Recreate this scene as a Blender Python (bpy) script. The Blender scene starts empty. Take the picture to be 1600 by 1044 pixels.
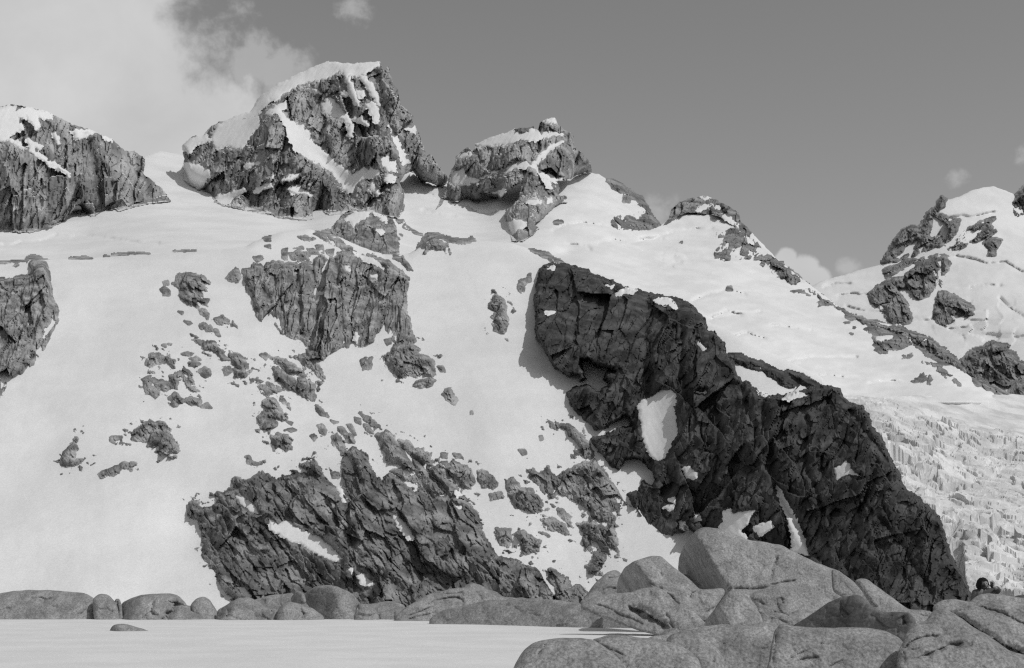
import bpy, math
import numpy as np

# ------------------------------------------------------------------ camera, sky, sun, exposure
sc = bpy.context.scene
F, CX, CY, VH, EYE = 2222.0, 800.0, 522.0, 909.0, 1.7      # focal length in photo pixels, photo centre, horizon row, eye height
PITCH = math.atan((VH - CY) / F)
cam_data = bpy.data.cameras.new('camera')
cam = bpy.data.objects.new('camera', cam_data)
sc.collection.objects.link(cam)
sc.camera = cam
cam_data.sensor_width = 36.0
cam_data.lens = F / 1600.0 * 36.0
cam_data.clip_start, cam_data.clip_end = 0.5, 20000.0
cam.location = (0, 0, EYE)
cam.rotation_euler = (math.radians(90) + PITCH, 0, 0)

SUN = np.array((0.56, -0.34, 0.76)); SUN = SUN / np.linalg.norm(SUN)
sun_el = math.asin(SUN[2]); sun_az = math.atan2(SUN[0], SUN[1])      # azimuth clockwise from +Y
sun_data = bpy.data.lights.new('sun', 'SUN')
sun_data.energy = 2.05
sun_data.angle = math.radians(0.5)
sun_data.color = (1, 1, 1)
sun = bpy.data.objects.new('sun', sun_data)
sc.collection.objects.link(sun)
sun.rotation_euler = (math.radians(90) - sun_el, 0, -sun_az + math.pi)
from mathutils import Vector
sun.rotation_euler = Vector(SUN).to_track_quat('Z', 'Y').to_euler()
sun.location = (0, 0, 50)

sc.view_settings.view_transform = 'Standard'
sc.view_settings.look = 'None'
sc.view_settings.exposure = -0.1
sc.view_settings.gamma = 1.0
sc.cycles.use_denoising = False
sc.cycles.max_bounces = 5
sc.cycles.diffuse_bounces = 3
sc.cycles.glossy_bounces = 1
sc.cycles.pixel_filter_type = 'BLACKMAN_HARRIS'
sc.cycles.filter_width = 1.3


def pix_dir(u, v):
    """unit world direction through a photo pixel"""
    x, y = (u - CX) / F, (CY - v) / F
    d = np.array((x, math.cos(PITCH) - y * math.sin(PITCH), math.sin(PITCH) + y * math.cos(PITCH)))
    return d / np.linalg.norm(d)


world = bpy.data.worlds.new('World')
sc.world = world
world.use_nodes = True
wt = world.node_tree
wt.nodes.clear()


def node(tree, kind, **kw):
    n = tree.nodes.new(kind)
    for k, val in kw.items():
        setattr(n, k, val)
    return n


def math_node(tree, op, a, b=None, c=None, clamp=False):
    n = node(tree, 'ShaderNodeMath', operation=op, use_clamp=clamp)
    for i, x in enumerate((a, b, c)):
        if x is None:
            continue
        if isinstance(x, (int, float)):
            n.inputs[i].default_value = x
        else:
            tree.links.new(x, n.inputs[i])
    return n.outputs[0]


def smooth_node(tree, x, lo, hi, out_lo=0.0, out_hi=1.0):
    n = node(tree, 'ShaderNodeMapRange', interpolation_type='SMOOTHSTEP')
    tree.links.new(x, n.inputs[0])
    for i, val in enumerate((lo, hi, out_lo, out_hi)):
        n.inputs[i + 1].default_value = val
    return n.outputs[0]


SKY_GAIN, SKY_STRENGTH = 1.16, 0.1
sky = node(wt, 'ShaderNodeTexSky', sky_type='NISHITA')
sky.sun_disc = False
sky.sun_elevation = sun_el
sky.sun_rotation = sun_az
sky.altitude = 900
bw = node(wt, 'ShaderNodeRGBToBW')
wt.links.new(sky.outputs[0], bw.inputs[0])
sky_grey = math_node(wt, 'MULTIPLY', bw.outputs[0], SKY_GAIN)
tc = node(wt, 'ShaderNodeTexCoord')


def sky_noise(scale, detail, rough, distort=0.0, off=(0, 0, 0)):
    mp = node(wt, 'ShaderNodeMapping')
    mp.inputs['Location'].default_value = off
    wt.links.new(tc.outputs['Generated'], mp.inputs['Vector'])
    n = node(wt, 'ShaderNodeTexNoise')
    wt.links.new(mp.outputs[0], n.inputs['Vector'])
    n.inputs['Scale'].default_value = scale
    n.inputs['Detail'].default_value = detail
    n.inputs['Roughness'].default_value = rough
    n.inputs['Distortion'].default_value = distort
    return n.outputs['Fac']


def cloud_blob(u, v, r_in, r_out):
    """soft round patch of sky, in angle, around the direction of a photo pixel"""
    d = node(wt, 'ShaderNodeVectorMath', operation='DISTANCE')
    wt.links.new(tc.outputs['Generated'], d.inputs[0])
    d.inputs[1].default_value = tuple(pix_dir(u, v))
    return smooth_node(wt, d.outputs['Value'], r_in / F, r_out / F, 1.0, 0.0)


n_big = sky_noise(7.0, 10, 0.60, 0.15)
n_fine = sky_noise(34.0, 8, 0.60, 0.1, (3, 1, 2))


def merge(*blobs):
    m = blobs[0]
    for b in blobs[1:]:
        m = math_node(wt, 'MAXIMUM', m, b)
    return m


def cloud(mask, n, lo, hi, weight):
    s = math_node(wt, 'MULTIPLY_ADD', n, weight, math_node(wt, 'SUBTRACT', mask, weight * 0.5))
    return math_node(wt, 'MULTIPLY', smooth_node(wt, s, lo, hi), smooth_node(wt, mask, 0.0, 0.3))


m_bank = merge(cloud_blob(60, 190, 150, 430), cloud_blob(-350, 80, 430, 760), cloud_blob(270, 190, 20, 260), cloud_blob(150, 40, 20, 280), cloud_blob(250, 90, 10, 190))
c_bank = cloud(m_bank, n_big, 0.30, 0.72, 2.6)
m_wisp = merge(cloud_blob(385, 105, 5, 140), cloud_blob(425, 118, 2, 70))
c_wisp = math_node(wt, 'MULTIPLY', cloud(m_wisp, n_fine, 0.35, 1.1, 3.0), 0.5)
m_puff = merge(cloud_blob(1250, 425, 12, 52), cloud_blob(1232, 408, 6, 36), cloud_blob(1278, 435, 4, 34))
c_puff = cloud(m_puff, n_fine, 0.38, 0.72, 1.3)
m_small = merge(cloud_blob(558, 6, 0, 75), cloud_blob(1598, 238, 0, 42), cloud_blob(1496, 278, 0, 34), cloud_blob(1030, 340, 0, 60), cloud_blob(1325, 414, 0, 34))
c_small = math_node(wt, 'MULTIPLY', cloud(m_small, n_fine, 0.40, 1.2, 3.2), 0.48)
cover = merge(c_bank, c_wisp, c_puff, c_small)
tone = math_node(wt, 'MULTIPLY_ADD', sky_noise(12.0, 8, 0.55, 0.3, (1, 5, 2)), 2.6, 4.9)
mix = node(wt, 'ShaderNodeMix', data_type='FLOAT')
wt.links.new(cover, mix.inputs[0])
wt.links.new(sky_grey, mix.inputs[2])
wt.links.new(tone, mix.inputs[3])
bg = node(wt, 'ShaderNodeBackground')
bg.inputs['Strength'].default_value = SKY_STRENGTH
wt.links.new(mix.outputs[0], bg.inputs['Color'])
wo = node(wt, 'ShaderNodeOutputWorld')
wt.links.new(bg.outputs[0], wo.inputs[0])


# ------------------------------------------------------------------ materials (a grey world: the photograph is black and white)
def material(name, lo, hi, scale, detail=8, rough=0.6, contrast=(0.35, 0.65), bump=0.0, bump_scale=None, bump_dist=0.1,
             stretch=(1, 1, 1), snow=0.0, streak=None, roughness=0.9, speck=None, spec=0.15, blotch=None):
    m = bpy.data.materials.new(name)
    m.use_nodes = True
    t = m.node_tree
    p = t.nodes['Principled BSDF']
    p.inputs['Roughness'].default_value = roughness
    p.inputs['Specular IOR Level'].default_value = spec
    geo = node(t, 'ShaderNodeNewGeometry')

    def noise(s, d, r, st=(1, 1, 1), dist=0.0):
        mp = node(t, 'ShaderNodeMapping')
        mp.inputs['Scale'].default_value = st
        t.links.new(geo.outputs['Position'], mp.inputs['Vector'])
        n = node(t, 'ShaderNodeTexNoise')
        t.links.new(mp.outputs[0], n.inputs['Vector'])
        n.inputs['Scale'].default_value = s
        n.inputs['Detail'].default_value = d
        n.inputs['Roughness'].default_value = r
        n.inputs['Distortion'].default_value = dist
        return n.outputs['Fac']
    val = smooth_node(t, noise(scale, detail, rough, stretch), contrast[0], contrast[1], lo, hi)
    if streak:      # mineral stains running down the rock
        s_scale, s_amt = streak
        st = smooth_node(t, noise(s_scale, 5, 0.65, (1, 1, 0.12)), 0.38, 0.62, 1.0 - s_amt, 1.0 + 0.5 * s_amt)
        val = math_node(t, 'MULTIPLY', val, st)
    if speck:       # crystals and lichen specks
        sp_scale, sp_amt = speck
        st = smooth_node(t, noise(sp_scale, 4, 0.75), 0.3, 0.7, 1.0 - sp_amt, 1.0 + sp_amt)
        val = math_node(t, 'MULTIPLY', val, st)
    if blotch:      # lichen and weathering stains
        b_scale, b_amt = blotch
        st = smooth_node(t, noise(b_scale, 6, 0.62, (1, 1, 1), 0.4), 0.42, 0.62, 1.0, 1.0 - b_amt)
        val = math_node(t, 'MULTIPLY', val, st)
    if snow > 0:    # snow lying on the flatter ledges
        sep = node(t, 'ShaderNodeSeparateXYZ')
        t.links.new(geo.outputs['Normal'], sep.inputs[0])
        up = math_node(t, 'MULTIPLY_ADD', noise(scale * 1.7, 6, 0.6), 0.7, math_node(t, 'SUBTRACT', sep.outputs['Z'], 0.35))
        f = math_node(t, 'MULTIPLY', smooth_node(t, up, 1.02 - 0.4 * snow, 1.08 - 0.4 * snow), 1.0)
        mx = node(t, 'ShaderNodeMix', data_type='FLOAT')
        t.links.new(f, mx.inputs[0])
        t.links.new(val, mx.inputs[2])
        mx.inputs[3].default_value = 0.72
        val = mx.outputs[0]
    t.links.new(val, p.inputs['Base Color'])
    if bump > 0:
        b = node(t, 'ShaderNodeBump')
        b.inputs['Strength'].default_value = bump
        b.inputs['Distance'].default_value = bump_dist
        t.links.new(noise(bump_scale or scale * 4, 8, 0.65), b.inputs['Height'])
        t.links.new(b.outputs[0], p.inputs['Normal'])
    return m


M = {
    'snow': material('far_snow', 0.74, 0.82, 0.02, bump=0.35, bump_scale=0.12, bump_dist=1.2, roughness=0.9, spec=0.02, speck=(1.3, 0.07)),
    'near_snow': material('near_snow', 0.75, 0.82, 0.4, bump=0.25, bump_scale=2.5, bump_dist=0.05, roughness=0.9, spec=0.02, speck=(16.0, 0.08)),
    'ice': material('glacier_ice', 0.58, 0.80, 0.05, bump=0.4, bump_scale=0.15, bump_dist=1.2, roughness=0.9, spec=0.03),
    'peak': material('peak_rock', 0.20, 0.46, 0.03, bump=0.6, bump_scale=0.22, bump_dist=2.0, snow=0.34, streak=(0.06, 0.25)),
    'ridge': material('ridge_rock', 0.15, 0.33, 0.05, bump=0.7, bump_scale=0.3, bump_dist=2.0, streak=(0.06, 0.25)),
    'rock': material('grey_rock', 0.19, 0.42, 0.09, bump=0.7, bump_scale=0.5, bump_dist=1.2, snow=0.0, streak=(0.12, 0.3)),
    'dark': material('dark_rock', 0.04, 0.12, 0.08, bump=0.7, bump_scale=0.45, bump_dist=1.2, snow=0.0, streak=(0.12, 0.25)),  # darker rock, with part of the cliff's shade put into its colour
    'lower': material('low_cliff_rock', 0.13, 0.33, 0.09, bump=0.7, bump_scale=0.5, bump_dist=1.2, snow=0.0, streak=(0.12, 0.3)),
    'granite': material('granite', 0.29, 0.41, 0.9, bump=0.6, bump_scale=6.0, bump_dist=0.12, speck=(16.0, 0.38), streak=(1.2, 0.16), blotch=(0.9, 0.32)),
    'dark_granite': material('shaded_granite', 0.09, 0.17, 0.9, bump=0.5, bump_scale=5.0, bump_dist=0.08, speck=(14.0, 0.25)),  # darker granite copy: shade of the left-facing slabs put into the base colour
}

# ------------------------------------------------------------------ noise (numpy)


def hash01(ix, iy, seed):
    ix = ix.astype(np.int64); iy = iy.astype(np.int64)
    h = (ix * 374761393 + iy * 668265263 + seed * 974634777) & 0xFFFFFFFF
    h = ((h ^ (h >> 13)) * 1274126177) & 0xFFFFFFFF
    h = ((h ^ (h >> 16)) * 2246822519) & 0xFFFFFFFF
    h = h ^ (h >> 15)
    return (h & 0xFFFFFF) / float(0x1000000)


def perlin(x, y, seed=0):
    x0, y0 = np.floor(x), np.floor(y)
    fx, fy = x - x0, y - y0

    def g(dx, dy):
        a = hash01(x0 + dx, y0 + dy, seed) * 2 * math.pi
        return np.cos(a) * (fx - dx) + np.sin(a) * (fy - dy)
    sx, sy = fx ** 3 * (fx * (fx * 6 - 15) + 10), fy ** 3 * (fy * (fy * 6 - 15) + 10)
    a = g(0, 0) + sx * (g(1, 0) - g(0, 0))
    b = g(0, 1) + sx * (g(1, 1) - g(0, 1))
    return 1.5 * (a + sy * (b - a))


def fbm(x, y, octs=4, seed=0, gain=0.5):
    t, a, s = 0.0, 1.0, 0.0
    for o in range(octs):
        t = t + a * perlin(x * 2 ** o + o * 17.3, y * 2 ** o - o * 9.1, seed + o)
        s += a; a *= gain
    return t / s


def facets(x, y, seed=0, tilt=1.0):
    """broken rock: every cell of a Voronoi pattern is a block with its own height and tilt"""
    x0, y0 = np.floor(x), np.floor(y)
    best = np.full(x.shape, 1e9); val = np.zeros(x.shape)
    for i in (-1, 0, 1):
        for j in (-1, 0, 1):
            cx, cy = x0 + i, y0 + j
            px = cx + 0.1 + 0.8 * hash01(cx, cy, seed); py = cy + 0.1 + 0.8 * hash01(cx, cy, seed + 1)
            dx, dy = x - px, y - py
            d = dx * dx + dy * dy
            o = hash01(cx, cy, seed + 2) * 2 - 1
            gx = hash01(cx, cy, seed + 3) * 2 - 1; gy = hash01(cx, cy, seed + 4) * 2 - 1
            w = o * 0.7 + tilt * (gx * dx + gy * dy)
            n = d < best
            best = np.where(n, d, best); val = np.where(n, w, val)
    return val


def crag(u, v, seed, size=26.0, amp=6.0, ang=90.0, stretch=2.0, small=1.0):
    """relief of a rock face in photo pixels of depth; ang = direction of its fractures"""
    a = math.radians(ang)
    wu = u + size * 0.20 * fbm(u / (size * 1.3), v / (size * 1.3), 3, seed + 50)
    wv = v + size * 0.20 * fbm(u / (size * 1.3) + 31, v / (size * 1.3), 3, seed + 51)
    p = wu * math.cos(a) - wv * math.sin(a); q = wu * math.sin(a) + wv * math.cos(a)
    h = 1.3 * amp * facets(p / (size * 2.1 * (0.4 + 0.6 * stretch)), q / (size * 2.1), seed + 3, 3.4)
    h = h + 0.85 * amp * facets(p / (size * stretch), q / size, seed, 2.8)
    p2, q2 = p + 0.25 * q, q - 0.2 * p
    h = h + 0.48 * amp * facets(p2 / (size * 0.42 * stretch), q2 / (size * 0.42), seed + 7, 2.4)
    h = h + small * 0.27 * amp * facets(p / (size * 0.19 * (0.2 + 0.8 * stretch)), q / (size * 0.19), seed + 13, 2.0)
    n1 = fbm(p / (size * 2.6 * stretch), q / (size * 1.1), 3, seed + 20)
    mod = sstep(fbm(u / (size * 2.5), v / (size * 2.5), 2, seed + 24), -0.15, 0.35)
    h = h - 1.1 * amp * mod * np.exp(-(n1 / 0.035) ** 2)           # open joints
    h = h + 0.32 * amp * fbm(u / (size * 0.6), v / (size * 0.6), 5, seed + 30, 0.62)
    return h


def tps(points):
    """smooth surface through (u, v, depth) points"""
    P = np.array(points, float)
    xy = P[:, :2] / 400.0
    n = len(P)

    def phi(r2):
        return 0.5 * r2 * np.log(r2 + 1e-12)
    d2 = ((xy[:, None] - xy[None]) ** 2).sum(-1)
    A = np.zeros((n + 3, n + 3))
    A[:n, :n] = phi(d2) + np.eye(n) * 0.004
    A[:n, n] = 1; A[:n, n + 1:] = xy
    A[n, :n] = 1; A[n + 1:, :n] = xy.T
    w = np.linalg.solve(A, np.concatenate([P[:, 2], np.zeros(3)]))

    def f(u, v):
        x, y = u / 400.0, v / 400.0
        r = w[n] + w[n + 1] * x + w[n + 2] * y
        for k in range(n):
            r = r + w[k] * phi((x - xy[k, 0]) ** 2 + (y - xy[k, 1]) ** 2)
        return r
    return f


def sdf(poly, u, v):
    """signed distance in photo pixels, positive inside the outline"""
    P = np.array(poly, float)
    best = np.full(u.shape, 1e12); inside = np.zeros(u.shape, bool)
    for (x1, y1), (x2, y2) in zip(P, np.roll(P, -1, 0)):
        ex, ey = x2 - x1, y2 - y1
        L = ex * ex + ey * ey + 1e-9
        t = np.clip(((u - x1) * ex + (v - y1) * ey) / L, 0, 1)
        best = np.minimum(best, (u - x1 - t * ex) ** 2 + (v - y1 - t * ey) ** 2)
        c = (y1 > v) != (y2 > v)
        inside ^= c & (u < ex * (v - y1) / (ey if abs(ey) > 1e-9 else 1e-9) + x1)
    d = np.sqrt(best)
    return np.where(inside, d, -d)


def line_dist(line, u, v):
    best = np.full(u.shape, 1e12)
    for (x1, y1), (x2, y2) in zip(line[:-1], line[1:]):
        ex, ey = x2 - x1, y2 - y1
        t = np.clip(((u - x1) * ex + (v - y1) * ey) / (ex * ex + ey * ey + 1e-9), 0, 1)
        best = np.minimum(best, (u - x1 - t * ex) ** 2 + (v - y1 - t * ey) ** 2)
    return np.sqrt(best)


def line_side(line, u, v):
    """distance to a polyline, side of it (positive below or right of it) and position along it from 0 to 1"""
    best = np.full(u.shape, 1e12); side = np.zeros(u.shape); along = np.zeros(u.shape)
    n = len(line) - 1
    for k, ((x1, y1), (x2, y2)) in enumerate(zip(line[:-1], line[1:])):
        ex, ey = x2 - x1, y2 - y1
        tt = ((u - x1) * ex + (v - y1) * ey) / (ex * ex + ey * ey + 1e-9)
        t = np.clip(tt, 0, 1)
        d = (u - x1 - t * ex) ** 2 + (v - y1 - t * ey) ** 2
        nx, ny = -ey, ex
        if ny < 0 or (abs(ny) < 1e-6 and nx < 0):
            nx, ny = -nx, -ny
        w = d < best
        best = np.where(w, d, best)
        side = np.where(w, (u - x1) * nx + (v - y1) * ny, side)
        along = np.where(w, (k + np.clip(tt, 0 if k else -1, 1 if k < n - 1 else 2)) / n, along)
    return np.sqrt(best), side, along


def sstep(x, a, b):
    t = np.clip((x - a) / (b - a), 0, 1)
    return t * t * (3 - 2 * t)


def to_world(u, v, Y):
    x, y = (u - CX) / F, (CY - v) / F
    dy = math.cos(PITCH) - y * math.sin(PITCH); dz = math.sin(PITCH) + y * math.cos(PITCH)
    return np.stack([Y * x / dy, Y + 0 * u, EYE + Y * dz / dy], -1)


def elev(v):
    y = (CY - v) / F
    return (math.sin(PITCH) + y * math.cos(PITCH)) / (math.cos(PITCH) - y * math.sin(PITCH))


# ------------------------------------------------------------------ objects
COL = sc.collection


def tag(o, label=None, cat=None, group=None, kind=None):
    for k, val in (('label', label), ('category', cat), ('group', group), ('kind', kind)):
        if val:
            o[k] = val
    return o


def make_mesh(name, co, faces, mat, parent=None, smooth=False, origin=None):
    co = np.asarray(co, float); faces = np.asarray(faces, np.int32)
    if parent is not None:
        org = np.array(parent.location)
    elif origin is None:
        org = np.array((co[:, 0].mean(), co[:, 1].mean(), co[:, 2].min()))
    else:
        org = np.array(origin, float)
    me = bpy.data.meshes.new(name)
    me.vertices.add(len(co)); me.vertices.foreach_set('co', (co - org).astype(np.float32).ravel())
    k = faces.shape[1]
    me.loops.add(faces.size); me.loops.foreach_set('vertex_index', faces.ravel())
    me.polygons.add(len(faces))
    me.polygons.foreach_set('loop_start', np.arange(0, faces.size, k, dtype=np.int32))
    me.polygons.foreach_set('loop_total', np.full(len(faces), k, np.int32))
    me.polygons.foreach_set('use_smooth', np.full(len(faces), smooth))
    me.update(calc_edges=True)
    me.validate()
    me.materials.append(mat)
    o = bpy.data.objects.new(name, me)
    COL.objects.link(o)
    if parent is not None:
        o.parent = parent
    else:
        o.location = org
    return o


def empty(name, loc):
    e = bpy.data.objects.new(name, None)
    COL.objects.link(e)
    e.location = loc
    e.empty_display_size = 1
    return e


def grid(polys, step, pad=8.0):
    P = np.concatenate([np.array(p, float) for p in polys])
    x0, y0 = P.min(0) - pad; x1, y1 = P.max(0) + pad
    return np.meshgrid(np.arange(x0, x1 + step, step), np.arange(y0, y1 + step, step))


def area_sdf(polys, holes, u, v, warp=0.0, wsize=14.0, seed=0):
    uu, vv = u, v
    if warp > 0:
        uu = u + warp * 1.6 * fbm(u / wsize, v / wsize, 4, seed + 90, 0.7)
        vv = v + warp * 1.6 * fbm(u / wsize + 50, v / wsize, 4, seed + 91, 0.7)
    s = None
    for p in polys:
        d = sdf(p, uu, vv)
        s = d if s is None else np.maximum(s, d)
    for p in holes:
        s = np.minimum(s, -sdf(p, uu, vv))
    return s


def surface(name, u, v, Y, s, mat, parent=None, cut=True, bury=5.0, smooth=False, back=None, origin=None):
    """mesh over the grid points where s > 0 (cut: borders follow the outline; back: a closed body of that thickness)"""
    step = u[0, 1] - u[0, 0]
    if cut:
        gy, gx = np.gradient(s, step)
        g = np.sqrt(gx * gx + gy * gy) + 1e-6
        near = (s <= 0) & (s > -2.2 * step)
        mv = np.where(near, -s / g, 0.0)
        mv = np.clip(mv, 0, 1.6 * step)
        u2, v2 = u + mv * gx / g, v + mv * gy / g
        ok = s > 0
    else:
        u2, v2 = u, v
        ok = s > -bury
    q = ok[:-1, :-1] | ok[1:, :-1] | ok[:-1, 1:] | ok[1:, 1:]
    if cut:
        q &= (s[:-1, :-1] > -2.2 * step) & (s[1:, :-1] > -2.2 * step) & (s[:-1, 1:] > -2.2 * step) & (s[1:, 1:] > -2.2 * step)
    idx = np.arange(u.size).reshape(u.shape)
    fa = np.stack([idx[1:, :-1][q], idx[1:, 1:][q], idx[:-1, 1:][q], idx[:-1, :-1][q]], -1)
    used = np.unique(fa)
    if len(used) == 0:
        return None
    remap = np.full(u.size, -1); remap[used] = np.arange(len(used))
    co = to_world(u2, v2, Y).reshape(-1, 3)[used]
    fa = remap[fa]
    if back is not None:
        sb = np.clip(s, 0, None).ravel()[used]
        cb = co.copy()
        pxm = Y.ravel()[used] / F
        fade = 1 - np.exp(-sb * pxm / (0.35 * back))
        cb[:, 1] += back * fade + 0.002 * back
        n = len(co)
        co = np.concatenate([co, cb]); fa = np.concatenate([fa, fa[:, ::-1] + n])
        # stitch the rim so that the body is closed
        e = np.concatenate([fa[:len(fa) // 2][:, [a, b]] for a, b in ((0, 1), (1, 2), (2, 3), (3, 0))])
        key = np.sort(e, 1); key = key[:, 0].astype(np.int64) * (2 * n) + key[:, 1]
        _, first, cnt = np.unique(key, return_index=True, return_counts=True)
        rim = e[first[cnt == 1]]
        if len(rim):
            fa = np.concatenate([fa, np.stack([rim[:, 1], rim[:, 0], rim[:, 0] + n, rim[:, 1] + n], -1)])
    return make_mesh(name, co, fa, mat, parent, smooth, origin)


def Z(x0, y0, k):
    return lambda *pts: [(x0 + a / k, y0 + b / k) for a, b in pts]


A1, A2, A3, A4 = Z(0, 60, 4), Z(300, 60, 3.6), Z(660, 160, 4), Z(1000, 270, 2.6667)
A5, A6, A7, A8 = Z(0, 300, 4), Z(340, 320, 3.48), Z(700, 380, 3.2), Z(1100, 530, 2.428)
B1, B2, B3, B4 = Z(0, 400, 2.9), Z(200, 520, 3.2), Z(280, 680, 2.963), Z(700, 620, 2.667)
B5, B6, B7, B8 = Z(0, 860, 3.2), Z(400, 860, 3.2), Z(800, 800, 3.2), Z(1200, 840, 4)
PX = Z(0, 0, 1)

# ------------------------------------------------------------------ the lie of the land (distance in metres for every direction)
CREST = PX((-300, 414), (0, 411), (45, 406), (100, 404), (140, 404), (200, 398), (300, 392), (350, 390), (385, 384), (400, 376), (440, 362), (480, 358),
           (520, 366), (560, 384), (600, 398), (640, 396), (665, 378), (680, 370), (720, 376), (760, 377), (800, 380), (830, 390), (850, 398), (880, 410), (960, 440), (1100, 500), (1400, 640), (1700, 760))
CU, CV = np.array(CREST).T
T_SLOPE = 0.66


def y_slope(u, v):
    Y = 600 * T_SLOPE / (T_SLOPE - elev(v))
    px = Y / F
    d = v - np.interp(u, CU, CV)
    r = 16.0
    roll = np.where(d < r, r * (1 - np.sqrt(np.clip(1 - (1 - np.clip(d, 0, r) / r) ** 2, 0, 1))) * 1.5, 0) - np.clip(d, -60, 0) * 2.5
    und = 22 * fbm(u / 210, v / 260, 2, 5) + 2.2 * fbm(u / 46, v / 60, 3, 6) + 1.2 * fbm(u / 22, v / 9, 3, 7) * sstep(v, 560, 620) * (1 - sstep(u, 160, 240)) * (1 - sstep(v, 690, 740))
    # runnels down the fall line on the right, a swelling with a shaded flank at the lower left
    fall = (u - 0.5 * (v - 700)) / 11.0
    und = und + 0.9 * fbm(fall, v / 160, 3, 8) * sstep(u, 640, 760)
    und = und - 26 * np.exp(-((u - 40) / 170) ** 2 - ((v - 900) / 110) ** 2) + 22 * np.exp(-((u - 300) / 45) ** 2 - ((v - 830) / 55) ** 2)
    return Y + (roll + und) * px


y_upper = tps([(-150, 412, 1040), (0, 412, 1040), (300, 395, 1020), (500, 380, 1020), (-150, 350, 1240), (0, 365, 1220), (120, 330, 1380), (270, 310, 1440), (330, 310, 1470), (400, 330, 1400),
               (240, 245, 1650), (290, 300, 1490), (480, 345, 1390), (600, 390, 1120), (640, 280, 1610), (700, 310, 1570), (640, 340, 1450), (700, 360, 1370), (800, 375, 1300),
               (850, 395, 1230), (760, 340, 1480), (850, 385, 1260), (960, 410, 1250), (1100, 450, 1230), (1100, 400, 1400), (950, 275, 1650), (920, 300, 1560), (1000, 340, 1550),
               (1050, 340, 1600), (1150, 350, 1580), (1210, 400, 1500), (1300, 470, 1350), (1200, 500, 1150), (1150, 570, 980), (1300, 590, 1010), (1500, 590, 1090), (1570, 630, 1060),
               (1400, 640, 950), (1300, 640, 930), (1400, 520, 1240), (1000, 370, 1450)])
y_far = tps([(1290, 440, 1700), (1400, 400, 1760), (1550, 292, 1900), (1480, 310, 1850), (1600, 400, 1740), (1500, 450, 1640), (1400, 500, 1560), (1500, 560, 1410), (1600, 600, 1310),
             (1600, 500, 1510), (1650, 300, 1950), (1380, 380, 1800), (1700, 450, 1650)])
y_ice = tps([(1380, 632, 946), (1570, 625, 1062), (1650, 630, 1080), (1400, 700, 850), (1600, 700, 900), (1450, 800, 730), (1650, 800, 760), (1500, 940, 560), (1650, 940, 570), (1340, 640, 935), (1400, 850, 650), (1450, 980, 500), (1650, 980, 505)])


def crevasses(u, v, lines, w=2.4, deep=15.0):
    h = 0
    for L in lines:
        d = line_dist(L, u + 1.5 * fbm(u / 22, v / 22, 3, 77), v + 3.0 * fbm(u / 26, v / 60, 3, 78))
        below = v - np.interp(u, [p[0] for p in sorted(L)], [p[1] for p in sorted(L)])
        h = h + deep * np.exp(-(d / w) ** 2) * np.clip(0.75 + 0.8 * fbm(u / 25, v / 25, 2, 79), 0.1, 1.4) + 7.0 * np.exp(-np.abs(d) / 10.0) * (below > 0)
    return h


# ------------------------------------------------------------------ snowfields and glaciers
us, vs = np.meshgrid(np.linspace(-2600, 4200, 200), np.array([0.0]))
gx, gy = np.meshgrid(np.concatenate([np.linspace(-700, -80, 14), np.linspace(-60, 60, 121), np.linspace(80, 700, 14)]),
                     np.concatenate([np.linspace(-40, 10, 11), np.linspace(11, 90, 160), np.linspace(95, 640, 30)]))
gz = 0.06 * fbm(gx / 9.0, gy / 6.0, 4, 3) * (gy < 95) - 26.0 * sstep(gy, 70, 110)
idx = np.arange(gx.size).reshape(gx.shape)
fa = np.stack([idx[:-1, :-1], idx[:-1, 1:], idx[1:, 1:], idx[1:, :-1]], -1).reshape(-1, 4)
tag(make_mesh('snow_field', np.stack([gx, gy, gz], -1).reshape(-1, 3), fa, M['near_snow'], smooth=True, origin=(0, 0, 0)),
    'flat white snow field in the foreground below the rounded granite boulders', 'snow field', kind='structure')


def terrain(name, poly, yf, step, mat, label, cat, lines=(), warp=0.0, seed=0, extra=None, edge=8.0, kind='structure', steep=None, deep=12.0):
    u, v = grid([poly], step)
    s = area_sdf([poly], [], u, v, warp, 14, seed)
    Y = yf(u, v)
    h = 0.5 * fbm(u / 13, v / 10, 3, seed + 3)
    if lines:
        h = h + crevasses(u, v, lines, deep=deep)
    if extra is not None:
        h = h + extra(u, v)
    if edge:
        e = np.clip(1 - s / edge, 0, 1)
        h = h + edge * (1 - np.sqrt(np.clip(1 - e * e, 0, 1))) * 0.8
    Y = Y + h * Y / F
    if steep is not None:       # walls stand upright, nothing overhangs
        ramp = steep * np.arange(len(Y))[::-1, None] * step * Y.mean() / F
        Y = np.maximum.accumulate((Y - ramp)[::-1], 0)[::-1] + ramp
    o = surface(name, u, v, Y, s, mat, smooth=steep is None)
    return tag(o, label, cat, kind=kind)


slope_outline = [(-260, 1000), (-260, CV[0])] + [p for p in CREST if -260 < p[0] < 1290] + PX((1285, 590), (1330, 700), (1430, 900), (1440, 1000))
terrain('snow_slope', slope_outline, y_slope, 4.0, M['snow'], 'broad steep white snow slope strewn with grey rock outcrops', 'snow slope', warp=1.0, seed=11, edge=0)

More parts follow.
